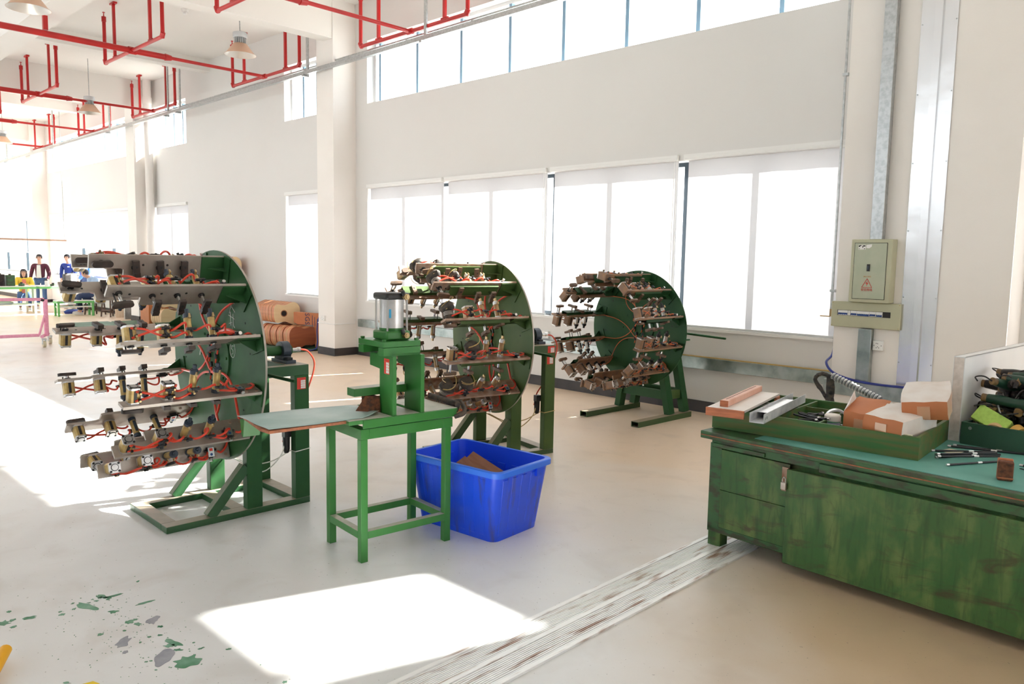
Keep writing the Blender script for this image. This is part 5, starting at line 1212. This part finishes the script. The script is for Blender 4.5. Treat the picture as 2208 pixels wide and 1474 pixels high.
for i, (x, y, z, a, b, c, mm, lab) in enumerate([(-23.2, 5.05, .72, .12, .10, .30, tooldark, 'dark boxy machine on the left far table'), (-23.25, 5.28, .72, .14, .10, .28, bench_d, 'mottled machine beside the dark one on the left far table'),
        (-23.2, 6.58, .72, .12, .08, .30, tooldark, 'dark machine on the right far table'), (-23.3, 6.75, .72, .14, .10, .32, cl_white, 'white mottled machine on the right far table'),
        (-23.0, 4.75, .72, .08, .08, .08, tooldark, 'small dark part at the end of the left far table'), (-23.1, 5.5, .72, .10, .07, .07, bench_d, 'small green part in the middle of the left far table'), (-23.0, 6.2, .72, .10, .10, .05, bench_d, 'small green tool on the right far table'), (-23.0, 6.05, .72, .08, .06, .14, ptop, 'white cup like part on the right far table')]):
    o = empty('bench_machine', (x, y, z), R(10 * i), lab, 'machine part'); MB().box(-a / 2, a / 2, -b, b, 0, c).build('housing', mm, o, bevel=.015); MB().cyl((0, 0, c), (0, 0, c + .03), .03, n=10).build('knob', tooldark, o)
MB().lathe([(0, 0), (.30, .0), (.33, .05), (.22, .12), (0, .15)], 14, 0, Matrix.Diagonal((.7, 1.3, 1, 1))).build('grey_bag', lamp_gr, None, label='grey bag lying on the shelf of the left far table', cat='bag').location = (-23.2, 4.9, .25)
MB().lathe([(0, .0), (.14, .0), (.16, .06), (.10, .11), (0, .12)], 14, 0, Matrix.Diagonal((.8, 1.5, 1, 1))).build('blue_basin', hose_blue, None, label='small blue basin on the floor under the right far table', cat='basin').location = (-22.6, 6.55, .0)
st_ = empty('stool', (-21.05, 6.98, 0), R(20), 'dark wooden stool with crossed rails in front of the seated man', 'stool')
MB().box(-.17, .17, -.17, .17, .44, .465).build('seat', ptop, st_)
for sx in (-1, 1):
    for sy in (-1, 1): MB().bar((sx * .17, sy * .17, 0), (sx * .14, sy * .14, .44), .032, .032).build('leg', darkwood, st_)
    MB().bar((sx * .16, -.16, .13), (sx * .16, .16, .13), .02, .03).bar((-.16, sx * .16, .17), (.16, sx * .16, .17), .02, .03).build('stretcher', darkwood, st_)
s2_ = copy_tree(st_); s2_.location = (-21.9, 6.86, 0); s2_['label'] = 'dark wooden stool the bending man sits on'
# hanging perforated rail
rl = empty('perforated_rail', (-24.0, 0, 1.93), label='thin brown perforated rail running above the far tables', cat='rail'); rl.location = (-24.0, 0, 1.93)
MB().box(-.02, .02, 2.0, 6.85, -.02, .025).build('rail_body', mat('brown rail', (.42, .26, .18), .6), rl)
for y in (2.2, 6.8): MB().cyl((0, y, .02), (0, y, CZ - 1.93 - .0), .008, n=6).build('hanger_rod', galv, rl)
# pink trolley
pt = empty('pink_trolley', (-14.95, 3.88, 0), 0, 'pink cloth wrapped trolley frame on castors at the left edge', 'trolley')
def ptube(a, b, r=.028): return MB().tube(bez([a, tuple((Vector(a) + Vector(b)) / 2 + Vector((0, 0, .002))), b], 3), r, 8)
ptube((0, 0.02, .17), (0, .02, .80), .036).build('post', pink, pt)
ptube((0, 0, .80), (-.15, -2.4, .82)).build('top_rail', pink, pt)
ptube((.10, -.12, .20), (-.05, -2.4, .20)).build('lower_rail', pink, pt); ptube((.18, -.10, .18), (-.30, .12, .18)).build('cross_rail', pink, pt)
ptube((.10, -.12, .20), (0, 0, .52), .018).build('brace', pink, pt)
MB().tube([(0, .02, .785), (-.0, -.05, .797)], .03, 8).build('tape_wrap', black_p, pt)
for (x, y) in ((.20, -.10), (-.30, .12), (-.1, -2.35)):
    c = MB(); c.box(x - .03, x + .03, y - .005, y + .005, .05, .14).box(x - .03, x + .03, y + .04, y + .05, .05, .14).box(x - .035, x + .035, y - .01, y + .055, .13, .15); c.build('castor_fork', galv, pt)
    MB().cyl((x, y + .0, .055), (x, y + .045, .055), .055, n=20).build('castor_wheel', mat('cream wheel', (.62, .56, .40), .5), pt)

# ------------------------------------------------------------------ marks on the floor, yellow bits at the frame edge
def blob(m, x, y, r, seed, asp=1.0, rot=0.0, n=14):
    q = random.Random(seed); c, s = math.cos(rot), math.sin(rot); pts = []
    for k in range(n):
        a = 2 * math.pi * k / n; rr_ = r * q.uniform(.55, 1.15); u, v = rr_ * math.cos(a) * asp, rr_ * math.sin(a); pts.append((x + u * c - v * s, y + u * s + v * c))
    if n > 8: pts = [(p.x, p.y) for p in bez([(a, b, 0) for a, b in pts + pts[:1]], 3)[:-1]]
    m.prism(pts, 0.0002, .0011)
FL = bpy.data.objects['floor']

SPL = [(-3.727, 1.083, 0.02, 2.94, 0.34), (-3.588, 1.15, 0.013, 1.51, 0.81), (-3.784, 1.17, 0.014, 2.51, 0.44), (-3.784, 1.158, 0.011, 0.9, 0.81), (-3.761, 1.217, 0.011, 3.63, 1.5), (-3.585, 1.289, 0.008, 4.58, 1.47), (-3.439, 1.166, 0.018, 0.84, 1.56), (-3.394, 1.183, 0.012, 1.52, 0.34), (-3.443, 1.192, 0.009, 0.97, 0.81), (-3.303, 1.245, 0.009, 1.29, 0.81), (-3.776, 0.867, 0.013, 1.95, 1.49), (-3.713, 0.977, 0.011, 1.02, 0.81), (-3.749, 0.981, 0.008, 0.78, 0.81), (-3.728, 0.794, 0.012, 0.89, 0.81), (-3.8, 0.808, 0.013, 0.78, 0.81), (-3.796, 0.772, 0.022, 1.12, 0.81), (-3.904, 0.818, 0.01, 1.01, 0.81), (-3.403, 1.035, 0.01, 1.1, 0.81), (-3.37, 1.121, 0.007, 1.02, 0.81), (-3.226, 1.212, 0.007, 1.41, 0.81), (-3.241, 1.175, 0.006, 1.1, 0.81), (-3.119, 1.226, 0.016, 2.93, 0.25), (-3.052, 1.217, 0.008, 2.0, 0.81), (-2.998, 1.287, 0.006, 2.02, 1.47), (-2.936, 1.204, 0.041, 1.06, 0.81), (-3.109, 1.204, 0.013, 1.36, 0.81), (-2.917, 1.367, 0.006, 1.71, 1.46), (-2.535, 1.404, 0.008, 0.91, 0.8), (-3.803, 1.048, 0.009, 0.69, 0.81), (-3.758, 1.133, 0.007, 1.35, 0.81), (-3.759, 1.105, 0.005, 1.03, 0.81), (-3.737, 1.034, 0.01, 0.78, 0.81), (-3.852, 1.353, 0.008, 0.84, 0.81), (-3.219, 1.131, 0.005, 0.89, 0.81), (-3.037, 1.104, 0.004, 1.56, 0.81), (-3.043, 1.089, 0.004, 1.4, 0.81), (-3.066, 1.287, 0.004, 1.21, 0.81), (-3.092, 0.818, 0.006, 1.89, 0.8), (-2.956, 1.092, 0.004, 1.28, 0.8), (-3.739, 1.178, 0.007, 1.36, 0.81), (-3.786, 1.126, 0.005, 1.02, 0.81)]
for k, (x, y, r, a, t) in enumerate(SPL):
    m = MB(); blob(m, x, y, r * 1.25, k, a, t); m.build('paint_splat', splat_g, FL, smooth=False)
for k, (x, y, r, a, t) in enumerate([(-3.382, 1.246, 0.048, 0.56, 0.81), (-3.266, 1.082, 0.051, 0.54, 0.81), (-3.03, 1.155, 0.067, 0.56, 0.81), (-3.179, 1.056, 0.018, 0.71, 0.81)]):
    m = MB(); blob(m, x, y, r, 90 + k, a, t); m.build('filler_patch', splat_b, FL, smooth=False)
rr = random.Random(77); m = MB()
for k in range(170):
    x, y = rr.gauss(-3.35, .28), rr.gauss(1.13, .12); blob(m, x, y, rr.uniform(.001, .0032), k, rr.uniform(.8, 1.6), rr.uniform(0, 3), 6)
m.build('paint_speckle', splat_g, FL, smooth=False, kind='stuff')
MB().prism([(-3.045, .84), (-2.985, .87), (-3.000, .905), (-3.035, .893)], 0, .001).build('yellow_tape', yel2, None, label='yellow tape corner on the floor at the bottom edge of the frame', cat='tape')
MB().tube([(-3.42, .70, .05), (-3.20, .58, .02), (-3.0, .45, .02)], .022, 12).build('yellow_tube', yel, None, label='yellow tube end in the bottom left corner of the frame', cat='tube')
